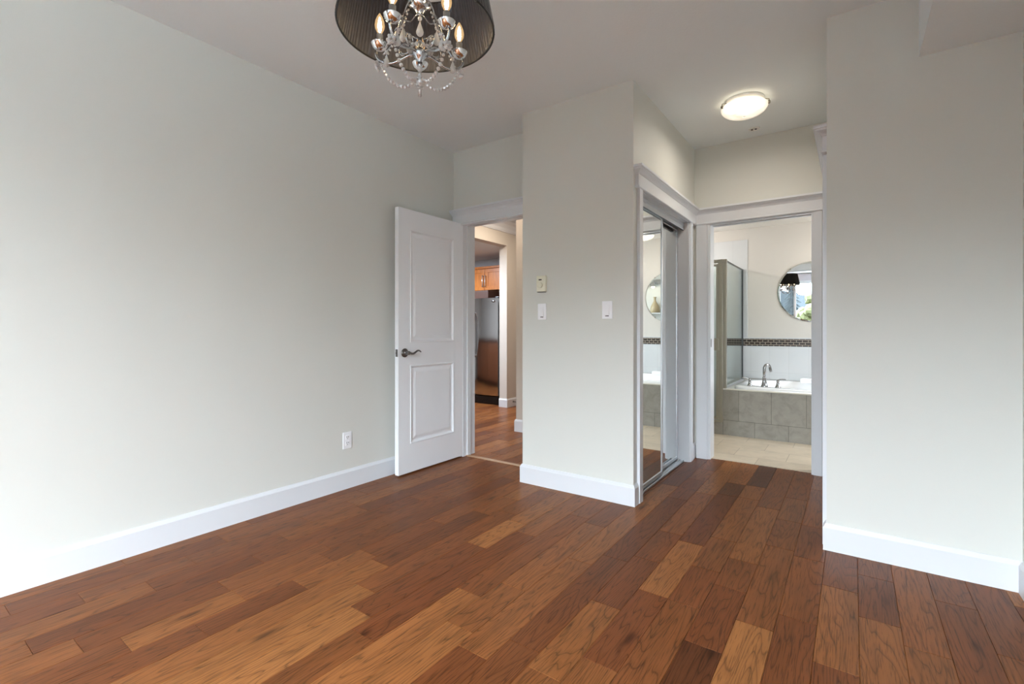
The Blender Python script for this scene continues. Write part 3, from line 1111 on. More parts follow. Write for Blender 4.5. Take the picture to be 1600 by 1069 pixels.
def drop(mb, c, s=1.0, n=8):
    """faceted teardrop pendant hanging from c"""
    mb.lathe([(0.0006, 0.0), (0.002 * s, -0.004 * s), (0.0075 * s, -0.020 * s), (0.0098 * s, -0.028 * s), (0.0085 * s, -0.034 * s), (0.004 * s, -0.0385 * s), (0.0004, -0.040 * s)],
             c, 'z', n, smooth=False)


CUPZ = 2.014
for k in range(5):
    a = VA + 2 * pi * k / 5
    arm = MB()
    arm.tube(bezier([cyl(a, 0.024, 1.984), cyl(a, 0.07, 1.985), cyl(a, 0.085, 1.935), cyl(a, 0.150, 1.952), cyl(a, 0.165, 2.01), cyl(a, RA, CUPZ)], 22), 0.0042, 10)
    # scroll behind the arm
    arm.tube([cyl(a, 0.052 + 0.019 * cos(t) * (1 - 0.05 * t), 2.004 + 0.019 * sin(t) * (1 - 0.05 * t)) for t in [i * 0.42 - 1.6 for i in range(19)]], 0.0022, 8)
    # rising strap to the top of the frame
    arm.tube(bezier([cyl(a, 0.036, 2.136), cyl(a, 0.085, 2.11), cyl(a, 0.075, 2.03), cyl(a, 0.10, 2.015), cyl(a, RA - 0.012, 1.992)], 18), 0.0026, 8)
    am = arm.build('arm', M['silver_paint'], ch)
    cup = MB().lathe([(0.004, CUPZ - 0.006), (0.013, CUPZ - 0.003), (0.021, CUPZ + 0.004), (0.026, CUPZ + 0.013), (0.0272, CUPZ + 0.014), (0.0262, CUPZ + 0.0150), (0.020, CUPZ + 0.007), (0.012, CUPZ + 0.002), (0.0, CUPZ)],
                     cyl(a, RA, 0), 'z', 28, cap=False).build('drip_cup', [M['cup_reflection']], am)
    MB().lathe([(0.0002, CUPZ - 0.0068), (0.0135, CUPZ - 0.0038), (0.0216, CUPZ + 0.0032), (0.0268, CUPZ + 0.0128), (0.0276, CUPZ + 0.0142)], cyl(a, RA, 0), 'z', 28, cap=False).build('cup_shell', M['chrome'], am)
    MB().lathe([(0.0, CUPZ + 0.002), (0.0105, CUPZ + 0.002), (0.0105, CUPZ + 0.044), (0.008, CUPZ + 0.047), (0, CUPZ + 0.047)], cyl(a, RA, 0), 'z', 20).build('candle_sleeve', M['sleeve'], am)
    zb = CUPZ + 0.046
    MB().lathe([(0.007, zb), (0.0085, zb + 0.006), (0.0145, zb + 0.018), (0.0160, zb + 0.028), (0.0140, zb + 0.042), (0.0085, zb + 0.056), (0.003, zb + 0.065), (0.0003, zb + 0.069)],
               cyl(a, RA, 0), 'z', 20, cap=False).build('bulb', M['bulb_glass'], am)
    fl_ = MB().lathe([(0.0004, zb + 0.004), (0.0045, zb + 0.010), (0.0068, zb + 0.022), (0.0060, zb + 0.036), (0.0030, zb + 0.050), (0.0003, zb + 0.056)], cyl(a, RA, 0), 'z', 12, cap=False)
    fl_.build('filament', M['filament'], am)
for k in range(5):                     # bead swags from each arm down to the bottom finial, and between top and arm
    a = VA + 2 * pi * k / 5
    mb = MB()
    for i, p in enumerate(bezier([cyl(a, 0.128, 1.958), cyl(a, 0.120, 1.925), cyl(a, 0.084, 1.872), cyl(a, 0.035, 1.866), cyl(a, 0.006, 1.912)], 13)):
        bead(mb, p, 0.0046 + 0.0024 * sin(pi * i / 13))
    mb.build('bead_swag', M['crystal'], ch)
    mb = MB()
    for i, p in enumerate(bezier([cyl(a, 0.046, 2.128), cyl(a, 0.075, 2.05), cyl(a, 0.10, 2.0), cyl(a, 0.126, 1.966)], 12)):
        bead(mb, p, 0.0042)
    mb.build('bead_strand', M['crystal'], ch)
    b2 = a + pi / 5
    mb = MB()
    bead(mb, cyl(b2, 0.055, 2.064), 0.0075)
    drop(mb, cyl(b2, 0.055, 2.056), 1.2)
    mb.build('crystal_drop', M['crystal'], ch)
    mb = MB()
    bead(mb, cyl(a, 0.112, 2.0), 0.0075)
    drop(mb, cyl(a, 0.112, 1.993), 1.05)
    mb.build('crystal_drop', M['crystal'], ch)
    mb = MB()
    for q in range(6):
        t = 2 * pi * q / 6
        bead(mb, (CX + 0.142 * cos(a) - 0.011 * sin(a) * cos(t), CY + 0.142 * sin(a) + 0.011 * cos(a) * cos(t), 1.957 + 0.011 * sin(t)), 0.0066)
    bead(mb, cyl(a, 0.146, 1.957), 0.007)
    mb.build('crystal_rosette', M['crystal'], ch)
    mb = MB()
    for q in (-0.35, 0.0, 0.35):
        bead(mb, cyl(a + q, 0.037, 1.997), 0.0072)
    mb.build('hub_beads', M['crystal'], ch)
mb = MB()                               # scalloped wire bracket that carries the upper drops
n = 90
mb.tube([(CX + (0.055 + 0.006 * cos(5 * t)) * cos(VA + pi / 5 + t), CY + (0.055 + 0.006 * cos(5 * t)) * sin(VA + pi / 5 + t), 2.068 + 0.006 * cos(5 * t)) for t in [2 * pi * i / n for i in range(n + 1)]], 0.0018, 8)
mb.build('scalloped_ring', M['silver_paint'], ch)
mb = MB()
bead(mb, (CX, CY, 1.938), 0.011)
drop(mb, (CX, CY, 1.932), 1.2, 10)
mb.build('bottom_pendant', M['crystal'], ch)

# ------------------------------------------------------------------ bathroom
BX0, BX1 = -2.15, 1.50
struct('floor_bathroom', MB().box(BX0, 4.352, -0.03, BX1, YBB, 0.004), M['bath_floor_tile'], 'beige stone tile floor seen through the bathroom doorway', 'floor')
mb = MB()
mb.box(BX0 - T, YBB, -0.02, BX1 + T, YBB + T, H)
struct('wall_bathroom_back', mb, M['bath_wall'], 'beige painted back wall of the bathroom', 'wall')
struct('wall_bathroom_left', MB().box(BX0 - T, YH + T, -0.02, BX0, YBB, H), M['bath_wall'], 'left end wall of the bathroom behind the shower', 'wall')
mb = MB()
mb.box(BX1, YH + T, -0.02, BX1 + T, 5.20, H)
mb.box(BX1, 5.85, -0.02, BX1 + T, YBB, H)
mb.box(BX1, 5.20, -0.02, BX1 + T, 5.85, 1.20)
mb.box(BX1, 5.20, 2.0, BX1 + T, 5.85, H)
struct('wall_bathroom_right', mb, M['bath_wall'], 'right end wall of the bathroom out of sight', 'wall')
struct('ceiling_bathroom', MB().box(BX0, YH + T, ZB, BX1, YBB, ZB + 0.1), M['bath_wall'], 'lower flat ceiling of the bathroom', 'ceiling')
area_light('added_window_portal', (BX1 + T + 0.02, 5.525, 1.60), 0.65, 0.8, 1, (1, 1, 1), (radians(90), 0, radians(90)), portal=True)
w2 = thing('added_window_2', (BX1, 5.525, 1.2), 'white framed bathroom window added unseen on the right end wall for daylight', 'window', None, 'structure')  # unseen window, invented to bring daylight into the bathroom
mb = MB()
mb.box(BX1 + 0.03, 5.20, 1.20, BX1 + 0.09, 5.85, 1.24)
mb.box(BX1 + 0.03, 5.20, 1.96, BX1 + 0.09, 5.85, 2.0)
for yy in (5.20, 5.81):
    mb.box(BX1 + 0.03, yy, 1.20, BX1 + 0.09, yy + 0.04, 2.0)
mb.build('window_frame', M['trim'], w2)
MB().box(BX1 + 0.058, 5.23, 1.23, BX1 + 0.062, 5.82, 1.97).build('pane', M['glass'], w2)
rl = thing('shower_light', (-1.60, 5.80, ZB), 'small recessed light in the shower ceiling', 'ceiling light')
MB().lathe([(0.045, ZB - 0.0005), (0.075, ZB - 0.0005), (0.073, ZB - 0.006), (0.048, ZB - 0.004)], (-1.60, 5.80, 0), 'z', 32, cap=False).build('trim_ring', M['ceramic'], rl)
MB().lathe([(0, ZB - 0.0005), (0.046, ZB - 0.0005), (0.046, ZB - 0.003), (0, ZB - 0.003)], (-1.60, 5.80, 0), 'z', 24).build('lens', M['vanity_bulb'], rl)
point_light('shower_lamp', (-1.60, 5.80, ZB - 0.35), 12.0, (1.0, 0.95, 0.9), 0.0)
# tiled surfaces on the back wall
MT = 0.010
mb = MB()
mb.box(BX0, YBB - MT, 0, -1.105, YBB, 0.517)
mb.box(BX0, YBB - MT, 0.517, -1.035, YBB, 0.910)
mb.box(BX0, YBB - MT, 0.997, -1.035, YBB, 2.200)
mb.box(-1.035, YBB - MT, 0.517, BX1 - 0.002, YBB, 0.910)
mb.box(-1.035, YBB - MT, 0.997, BX1, YBB, 1.012)
struct('wall_tile', mb, M['white_tile'], 'glossy white wall tile behind the tub and shower', 'wall tile')
struct('wall_tile_band', MB().box(BX0, YBB - MT - 0.002, 0.910, BX1, YBB, 0.997), M['mosaic'], 'dark brown mosaic strip running along the white bathroom tile', 'tile band')

# tub in its tiled surround
ts = thing('bathtub', (0.2, YT, 0), 'white drop-in bathtub in a grey stone tile surround', 'bathtub')
TX0, TX1 = -1.102, BX1 - 0.002
mb = MB().box(TX0, YT, 0.004, TX1, YT + 0.06, 0.477)
mb.box(TX0, YT + 0.06, 0.004, TX0 + 0.06, YBB - MT, 0.477)
mb.build('tile_apron', M['apron_tile'], ts)
MB().box(TX0 - 0.002, YT - 0.004, 0.477, TX1, YT + 0.05, 0.489, 0.004).build('ledge_trim', m_plain('ledge_stone', lin(214, 210, 200), 0.3), ts)
MB().box(TX0, YT + 0.03, 0.477, TX0 + 0.085, YBB - MT, 0.488, 0.003).build('side_ledge', m_plain('ledge_tile', lin(205, 204, 198), 0.3), ts)
# acrylic shell: deck with a sunk oval basin
bm = bmesh.new()
X0t, X1t, Y0t, Y1t = TX0 + 0.07, 0.98, YT + 0.035, YBB - MT
n = 64
xc_, yc_ = (X0t + X1t) / 2, (Y0t + Y1t) / 2 + 0.02


def rect_ring(inset, z, r):
    out = []
    for k in range(n):
        a = 2 * pi * k / n
        hx, hy = (X1t - X0t) / 2 - inset, (Y1t - Y0t) / 2 - inset
        ex = 2 / 8.0 if r < 0.5 else 2 / 3.0
        cx_, sx_ = cos(a), sin(a)
        out.append(((X0t + X1t) / 2 + hx * math.copysign(abs(cx_) ** ex, cx_), (Y0t + Y1t) / 2 + hy * math.copysign(abs(sx_) ** ex, sx_), z))
    return out


rings = [rect_ring(0, 0.480, 0), rect_ring(0, 0.508, 0), rect_ring(0.008, 0.515, 0), rect_ring(0.075, 0.515, 1), rect_ring(0.086, 0.509, 1), rect_ring(0.11, 0.40, 1), rect_ring(0.17, 0.16, 1), rect_ring(0.26, 0.13, 1)]
mb = MB()
vs = [p for r in rings for p in r]
fs = []
for i in range(len(rings) - 1):
    for k in range(n):
        fs.append((i * n + k, i * n + (k + 1) % n, (i + 1) * n + (k + 1) % n, (i + 1) * n + k))
fs.append(tuple((len(rings) - 1) * n + k for k in range(n)))
mb.add(vs, fs, True)
mb.build('tub_shell', M['tub'], ts)
MB().box(-0.47, 6.17, 0.512, -0.20, 6.33, 0.565, 0.014).build('headrest', M['tub'], ts)

# deck-mounted filler
fx = thing('tub_faucet', (-0.72, 5.545, 0.515), 'chrome arched tub faucet with two lever handles on the tub rim', 'faucet')
FY, FZ = 5.545, 0.514


def handle_set(x, s):
    mb = MB()
    mb.lathe([(0, FZ), (0.026, FZ), (0.027, FZ + 0.006), (0.021, FZ + 0.014), (0.0145, FZ + 0.036), (0.0115, FZ + 0.056), (0.0135, FZ + 0.061), (0.0135, FZ + 0.068),
              (0.0095, FZ + 0.076), (0.0, FZ + 0.079)], (x, FY, 0), 'z', 24)
    mb.tube(bezier([(x, FY, FZ + 0.070), (x + s * 0.018, FY - 0.004, FZ + 0.090), (x + s * 0.045, FY - 0.008, FZ + 0.088), (x + s * 0.074, FY - 0.012, FZ + 0.086)], 10),
            [0.008, 0.0075, 0.007, 0.0065, 0.006, 0.0055, 0.0055, 0.0055, 0.006, 0.0065, 0.006], 8)
    return mb.build('handle', M['polished'], fx)


SPX = -0.737
handle_set(SPX - 0.137, -1)
handle_set(SPX + 0.122, 1)
mb = MB()
mb.lathe([(0, FZ), (0.033, FZ), (0.034, FZ + 0.006), (0.027, FZ + 0.022), (0.020, FZ + 0.055), (0.0165, FZ + 0.085), (0.0185, FZ + 0.092), (0.0185, FZ + 0.100), (0.0155, FZ + 0.106), (0, FZ + 0.106)],
         (SPX, FY, 0), 'z', 28)
dirx, diry = 0.62, 0.78
arc = [(SPX, FY, FZ + 0.09), (SPX, FY, FZ + 0.17)] + [(SPX + dirx * (0.036 - 0.036 * cos(t)), FY + diry * (0.036 - 0.036 * cos(t)), FZ + 0.190 + 0.038 * sin(t)) for t in [pi * i / 10 for i in range(10)]]
arc += [(SPX + dirx * 0.078, FY + diry * 0.078, FZ + 0.172), (SPX + dirx * 0.082, FY + diry * 0.082, FZ + 0.155)]
mb.tube(arc, [0.0155] * 2 + [0.0150 - 0.0002 * i for i in range(10)] + [0.0135, 0.0155], 16)
mb.build('spout', M['polished'], fx)

# shower enclosure
se = thing('shower_enclosure', (-1.15, YT, 0), 'framed glass shower enclosure with brushed nickel posts left of the tub', 'shower')
tag(MB().box(BX0, YT + 0.0, 0.004, TX0 - 0.001, YT + 0.10, 0.128).build('shower_curb', M['apron_tile']), 'low grey tiled curb under the shower door', 'shower curb', None, 'structure')
PZ0, PZ1 = 0.129, 1.845
mb = MB()
mb.box(-1.152, YT + 0.005, 0.490 - 0.36, -1.104, YT + 0.05, PZ1, 0.003)
mb.box(-1.104, YT + 0.008, 0.490, -1.074, YT + 0.055, PZ1, 0.004)
mb.box(-1.128, YT - 0.003, PZ0, -1.110, YT + 0.03, PZ1, 0.003)
mb.build('corner_post', M['nickel'], se)
mb = MB()
mb.box(-2.05, YT + 0.004, PZ1 - 0.035, -1.072, YT + 0.055, PZ1, 0.003)
mb.box(-2.05, YT - 0.002, PZ1 - 0.022, -1.15, YT + 0.01, PZ1 - 0.014, 0.002)
mb.build('header_rail', M['nickel'], se)
MB().box(-2.05, YT + 0.002, PZ0, -1.108, YT + 0.06, PZ0 + 0.022, 0.003).build('sill_rail', M['nickel'], se)
mb = MB().box(-1.175, YT + 0.012, 0.158, -1.154, YT + 0.036, PZ1 - 0.045, 0.003)
mb.box(-1.82, YT + 0.012, 0.158, -1.80, YT + 0.036, PZ1 - 0.045, 0.003)
mb.box(-1.80, YT + 0.012, 0.158, -1.175, YT + 0.036, 0.185, 0.003)
mb.box(-1.80, YT + 0.012, PZ1 - 0.07, -1.175, YT + 0.036, PZ1 - 0.045, 0.003)
dr = mb.build('door_frame', M['nickel'], se)
MB().box(-1.80, YT + 0.021, 0.185, -1.175, YT + 0.027, PZ1 - 0.07).build('door_glass', M['shower_glass'], dr)
MB().box(-1.190, YT - 0.022, 0.885, -1.147, YT + 0.012, 1.010, 0.003).build('door_pull', M['nickel'], dr)
MB().box(-1.094, YT + 0.055, 0.500, -1.086, 6.385, PZ1 - 0.012).build('return_glass', M['shower_glass'], se)
mb = MB()
mb.box(-1.098, YT + 0.055, PZ1 - 0.018, -1.082, 6.395, PZ1 - 0.006)
mb.box(-1.099, 6.378, 0.490, -1.081, 6.398, PZ1 - 0.006)
mb.build('edge_gasket', M['glass_edge'], se)
MB().box(-1.103, YT + 0.055, 0.489, -1.077, 6.395, 0.508, 0.003).build('glass_channel', M['aluminium'], se)

# round mirror
MX, MZ, MR = -0.372, 1.540, 0.343
rm = thing('round_mirror', (MX, YBB, MZ), 'frameless round mirror on the bathroom wall above the tub', 'mirror')
MB().lathe([(0, 0.004), (MR, 0.004), (MR, 0.008), (MR - 0.012, 0.0105), (0, 0.0105)], (MX, YBB, MZ), 'y', 96, smooth=False, mat=Matrix.Rotation(pi, 3, 'Z')).build('mirror_glass', M['mirror'], rm)
for a in (radians(232), radians(308), radians(52), radians(128)):
    MB().lathe([(0, 0.0), (0.009, 0.0), (0.009, 0.014), (0.006, 0.017), (0, 0.017)], (MX + (MR - 0.002) * cos(a), YBB, MZ + (MR - 0.002) * sin(a)), 'y', 14, mat=Matrix.Rotation(pi, 3, 'Z')).build('mirror_clip', M['nickel'], rm)

# vanity light seen by way of the mirrors
vl = thing('vanity_light', (0.50, YH + T, 1.95), 'three lamp vanity bar light seen only in the mirrors', 'wall light')
mb = MB().box(0.22, YH + T, 1.90, 0.78, YH + T + 0.03, 1.99, 0.006)
mb.build('back_plate', M['chrome'], vl)
for x in (0.31, 0.50, 0.69):
    s_ = MB()
    s_.tube(bezier([(x, YH + T + 0.03, 1.945), (x, YH + T + 0.12, 1.96), (x, YH + T + 0.13, 1.93)], 8), 0.008, 8)
    s_.lathe([(0.012, 1.94), (0.022, 1.93), (0.05, 1.86), (0.052, 1.855), (0.048, 1.857), (0.02, 1.925), (0.0, 1.93)], (x, YH + T + 0.125, 0), 'z', 24, cap=False)
    so = s_.build('shade', M['chrome'], vl)
    MB().sphere((x, YH + T + 0.125, 1.866), 0.036, 2).build('bulb', M['vanity_bulb'], so)
bl = thing('bathroom_ceiling_light', (-0.15, 6.05, ZB), 'small glowing dome light on the bathroom ceiling seen in the closet mirror', 'ceiling light')
MB().lathe([(0, ZB), (0.13, ZB), (0.13, ZB - 0.02), (0, ZB - 0.02)], (-0.15, 6.05, 0), 'z', 36).build('base', M['ceramic'], bl)
MB().lathe([(0.12, ZB - 0.018), (0.118, ZB - 0.035), (0.09, ZB - 0.06), (0.045, ZB - 0.075), (0.0003, ZB - 0.078)], (-0.15, 6.05, 0), 'z', 36, cap=False).build('dome', M['bowl'], bl)
point_light('bathroom_lamp', (-0.15, 5.95, ZB - 0.45), 4.8, (1.0, 0.92, 0.82), 0.0)
point_light('vanity_lamp', (0.5, YH + T + 0.75, 1.70), 7.0, (1.0, 0.92, 0.83), 0.0)
tag(MB().box(0.33, YH + T, 1.385, 0.63, YH + T + 0.16, 1.40, 0.003).build('wall_shelf', M['trim']), 'small white wall shelf under the vase, seen by way of the mirrors', 'shelf')
vase = MB().lathe([(0, 1.40), (0.065, 1.40), (0.085, 1.42), (0.07, 1.52), (0.035, 1.58), (0.02, 1.61), (0.02, 1.66), (0.03, 1.68), (0.022, 1.68), (0.014, 1.66), (0, 1.6)], (0.48, YH + T + 0.085, 0), 'z', 24)
tag(vase.build('vase', M['beige_glaze']), 'beige flared vase on a small shelf, seen by way of the mirrors', 'vase')

# ------------------------------------------------------------------ hallway and kitchen beyond the bedroom door
HX = -4.00
mb = MB()
mb.box(HX - 0.13, 5.524, 0, HX, 7.0, H)
mb.box(HX - 0.13, 3.0, 2.30, HX, 5.524, H)
mb.box(HX - 0.13, 2.6, 0, HX, 3.9, 2.30)
struct('wall_hallway', mb, M['hall_wall'], 'hallway wall with a wide opening to the kitchen', 'wall')
struct('wall_hallway_end', MB().box(-2.981, 4.29, 0, -1.96, 4.43, H), M['hall_wall'], 'hallway wall end facing the bedroom doorway', 'wall')
struct('wall_hallway_side', MB().box(-2.42, 4.43, 0, -2.30, 7.0, H), M['hall_wall'], 'hallway side wall out of sight', 'wall')
struct('wall_hallway_near', MB().box(HX, 3.19, 0, XL - T, 3.313, H), M['hall_wall'], 'hallway wall backing the bedroom corner', 'wall')
struct('wall_hallway_far', MB().box(HX, 7.0, 0, -2.3, 7.1, H), M['hall_wall'], 'far end wall of the hallway', 'wall')
struct('ceiling_hallway', MB().box(-7.7, 3.313, H, -1.95, 7.1, H + 0.1), M['ceiling'], 'hallway ceiling', 'ceiling')
CROWN = [(0, 0), (0.012, 0), (0.016, 0.012), (0.022, 0.016), (0.030, 0.050), (0.060, 0.098), (0.085, 0.120), (0.088, 0.140), (0.100, 0.145), (0.100, 0.184), (0, 0.184)]
struct('trim_crown', MB().sweep([(HX, 3.32), (HX, 6.98)], CROWN, 1, H - 0.184), M['trim'], 'white crown moulding along the hallway ceiling', 'crown moulding')
HB = [(o, z * 0.93) for o, z in BASE]
struct('baseboard_hallway', MB().sweep([(HX - 0.13, 5.524), (HX, 5.524), (HX, 6.98)], HB, 1), M['trim'], 'white baseboard around the kitchen opening corner', 'baseboard')
struct('baseboard_hallway_end', MB().sweep([(-2.981, 4.43), (-2.981, 4.29), (-1.97, 4.29)], BASE, 1), M['trim'], 'white baseboard on the hallway wall end', 'baseboard')
dst = thing('door_stop', (HX + 0.014, 5.66, 0.07), 'small metal door stop on the hallway baseboard', 'door stop')
MB().lathe([(0, 0), (0.012, 0), (0.012, 0.004), (0.006, 0.006), (0.006, 0.058), (0, 0.058)], (HX + 0.014, 5.66, 0.07), 'x', 12).build('rod', M['pewter'], dst)
MB().lathe([(0, 0.055), (0.010, 0.055), (0.010, 0.068), (0.006, 0.072), (0, 0.072)], (HX + 0.014, 5.66, 0.07), 'x', 12).build('bumper', M['black'], dst)
struct('wall_kitchen_back', MB().box(-7.6, 6.46, 0, HX - 0.13, 6.56, H), m_paint('kitchen_paint', lin(196, 200, 204)), 'pale grey kitchen wall behind the refrigerator', 'wall')
struct('wall_kitchen_left', MB().box(-7.7, 2.6, 0, -7.6, 6.56, H), M['hall_wall'], 'far kitchen wall out of sight', 'wall')
struct('wall_kitchen_near', MB().box(-7.6, 2.6, 0, HX - 0.13, 2.7, H), M['hall_wall'], 'near kitchen wall out of sight', 'wall')
struct('ceiling_kitchen', MB().box(-7.6, 2.6, 2.305, HX - 0.131, 6.46, 2.405), M['ceiling'], 'lower kitchen ceiling seen through the opening', 'ceiling')
plank_floor('floor_kitchen', -7.62, -4.0, 2.6, 3.222, 3, [], [], 'brown plank floor at the near side of the kitchen')

# refrigerator
RX1, RX0, RY = -4.205, -5.115, 5.600
rf = thing('refrigerator', (-4.66, RY + 0.38, 0), 'stainless steel refrigerator with black sides seen through the bedroom doorway', 'refrigerator')
MB().box(RX0, RY + 0.075, 0.02, RX1, RY + 0.75, 1.565, 0.006).build('cabinet', M['black'], rf)
for x0, x1 in ((RX0, -4.690), (-4.684, RX1 - 0.022)):
    mb = MB()
    # gently bowed door skin
    nseg = 12
    vs, fs = [], []
    for zi, z in enumerate((0.135, 1.575)):
        for i in range(nseg + 1):
            u = i / nseg
            vs.append((x0 + (x1 - x0) * u, RY + 0.018 - 0.018 * (1 - (2 * u - 1) ** 2), z))
    for i in range(nseg):
        fs.append((i, i + 1, nseg + 2 + i, nseg + 1 + i))
    o = len(vs)
    for z in (0.135, 1.575):
        vs += [(x0, RY + 0.07, z), (x1, RY + 0.07, z)]
    fs += [tuple(range(nseg + 1)) + (o + 1, o), tuple(nseg + 1 + i for i in range(nseg + 1)) + (o + 3, o + 2), (0, nseg + 1, o + 2, o), (nseg, 2 * nseg + 1, o + 3, o + 1), (o, o + 1, o + 3, o + 2)]
    mb.add(vs, fs, False)
    dd = mb.build('door', M['steel'], rf)
    hx = -4.668 if x0 > -5 else -4.71
    MB().tube(bezier([(hx, RY + 0.012, 0.70), (hx, RY - 0.05, 0.72), (hx, RY - 0.075, 1.03), (hx, RY - 0.05, 1.34), (hx, RY + 0.012, 1.36)], 16), 0.013, 10).build('handle', M['chrome'], dd)
    if x0 > -5:
        MB().lathe([(0, -0.004), (0.030, -0.004), (0.028, -0.007), (0, -0.007)], (-4.305, RY + 0.006, 1.525), 'y', 24, mat=Matrix.Diagonal((1, 1, 0.5))).build('badge', M['pewter'], dd)
mb = MB().box(RX0 + 0.01, RY + 0.02, 0.0, RX1 - 0.01, RY + 0.075, 0.12)
for i in range(4):
    mb.box(RX0 + 0.03, RY + 0.012, 0.025 + i * 0.022, RX1 - 0.03, RY + 0.022, 0.036 + i * 0.022)
mb.build('kick_grille', M['black'], rf)
MB().box(RX1 - 0.075, RY + 0.02, 1.566, RX1 - 0.012, RY + 0.12, 1.592, 0.005).build('hinge_cover', M['black'], rf)
tag(MB().box(-5.05, 5.70, 1.567, -4.475, 6.1, 1.70, 0.006).build('storage_box', M['cardboard']), 'dark brown box on top of the refrigerator under the cabinet', 'box')

ki = thing('reflection_island', (-6.0, 3.3, 0), 'made-up brown wood island, unseen, added to reflect in the refrigerator doors', 'kitchen island')  # invented island out of view, gives the refrigerator its brown reflection
MB().box(-7.25, 3.0, 0.09, -4.75, 3.6, 0.88, 0.004).build('cabinet_body', M['island'], ki)
MB().box(-7.22, 3.04, 0.0, -4.79, 3.56, 0.09).build('toe_kick', M['black'], ki)
MB().box(-7.29, 2.96, 0.88, -4.71, 3.64, 0.92, 0.006).build('countertop', M['cardboard'], ki)
for i in range(5):
    x0 = -7.21 + i * 0.49
    MB().box(x0, 3.6, 0.12, x0 + 0.47, 3.618, 0.86, 0.003).build('door', M['island'], ki)

# wall cabinets over it
def wall_cabinet(x0, x1, handle_x, label):
    t = thing('kitchen_cabinet', ((x0 + x1) / 2, 6.46, 1.73), label, 'kitchen cabinet', 'honey wood cabinets above the refrigerator')
    y = 6.02
    MB().box(x0, y + 0.02, 1.735, x1, 6.46, 2.085).build('body', M['maple'], t)
    mb = MB()
    mb.box(x0, y - 0.018, 2.082, x1, y + 0.03, 2.100, 0.003)
    mb.box(x0, y - 0.028, 2.098, x1, y + 0.03, 2.115, 0.004)
    mb.build('crown_strip', M['maple'], t)
    a, b, c, d = x0 + 0.004, x1 - 0.004, 1.739, 2.078
    mb = MB()
    r = 0.060
    mb.box(a, y, c, a + r, y + 0.02, d, 0.002)
    mb.box(b - r, y, c, b, y + 0.02, d, 0.002)
    mb.box(a + r, y, c, b - r, y + 0.02, c + r, 0.002)
    mb.box(a + r, y, d - r, b - r, y + 0.02, d, 0.002)
    mb.box(a + r - 0.004, y + 0.009, c + r - 0.004, b - r + 0.004, y + 0.02, d - r + 0.004)
    dd = mb.build('door', M['maple'], t)
    mb = MB()
    mb.tube([(handle_x, y - 0.028, 1.785), (handle_x, y - 0.028, 1.975)], 0.0065, 10)
    for z in (1.80, 1.96):
        mb.tube([(handle_x, y + 0.002, z), (handle_x, y - 0.028, z)], 0.005, 8)
    mb.build('handle', M['aluminium'], dd)


wall_cabinet(-4.80, -4.28, -4.775, 'honey wood wall cabinet to the right above the refrigerator')
wall_cabinet(-5.32, -4.80, -4.825, 'honey wood wall cabinet to the left above the refrigerator')
area_light('hallway_lamp', (-3.3, 4.9, H - 0.02), 0.35, 0.35, 18, (1.0, 0.86, 0.70))
area_light('hallway_lamp_near', (-3.0, 3.75, H - 0.02), 0.3, 0.3, 7, (1.0, 0.84, 0.68))
area_light('kitchen_daylight_fill', (-5.1, 4.6, 2.29), 0.6, 0.6, 105, (0.80, 0.95, 1.12))  # unseen cool fill light, added in place of daylight in the kitchen

# ------------------------------------------------------------------ window behind the camera and what lies outside it
wd = thing('window_1', ((WX0 + WX1) / 2, YW, WZ0), 'wide white framed bedroom window seen in the round mirror', 'window', None, 'structure')
xs = [WX0, -1.30, -0.45, WX1]
mb = MB()
y0, y1 = YW - 0.10, YW - 0.03
mb.box(WX0, y0, WZ0, WX1, y1, WZ0 + 0.05)
mb.box(WX0, y0, WZ1 - 0.05, WX1, y1, WZ1)
for x in xs:
    mb.box(max(WX0, x - 0.025), y0, WZ0, min(WX1, x + 0.025), y1, WZ1)
mb.build('window_frame', M['trim'], wd)
for i in range(3):
    MB().box(xs[i] + 0.02, YW - 0.070, WZ0 + 0.04, xs[i + 1] - 0.02, YW - 0.066, WZ1 - 0.04).build('pane', M['etched'] if i == 0 else M['glass'], wd)
mb = MB()
mb.box(WX0 - 0.08, YW, WZ0 - 0.09, WX1 + 0.08, YW + 0.018, WZ0)
mb.box(WX0 - 0.09, YW, WZ0 - 0.02, WX1 + 0.09, YW + 0.035, WZ0 + 0.005)
mb.box(WX0 - 0.08, YW, WZ0, WX0, YW + 0.018, WZ1)
mb.box(WX1, YW, WZ0, WX1 + 0.08, YW + 0.018, WZ1)
mb.build('window_casing', M['trim'], wd)
bl_ = thing('window_blind', ((WX0 + WX1) / 2, YW, 2.36), 'raised pale blind over the bedroom window seen in the round mirror', 'blind')
MB().box(WX0 - 0.05, YW, 2.452, WX1 + 0.05, YW + 0.07, 2.625, 0.006).build('valance', M['blind'], bl_)
mb = MB().box(WX0 - 0.06, YW, 2.625, WX1 + 0.06, YW + 0.085, 2.645, 0.004)
mb.box(WX0 - 0.05, YW + 0.002, 2.436, WX1 + 0.05, YW + 0.05, 2.452, 0.004)
mb.build('head_rail', M['trim'], bl_)

GZ = -3.0
struct('ground_outside', MB().box(-60, -70, GZ - 0.2, 60, 40, GZ), M['bounce_yard'], 'ground far below the bedroom window, made pale to bounce daylight up', 'ground')

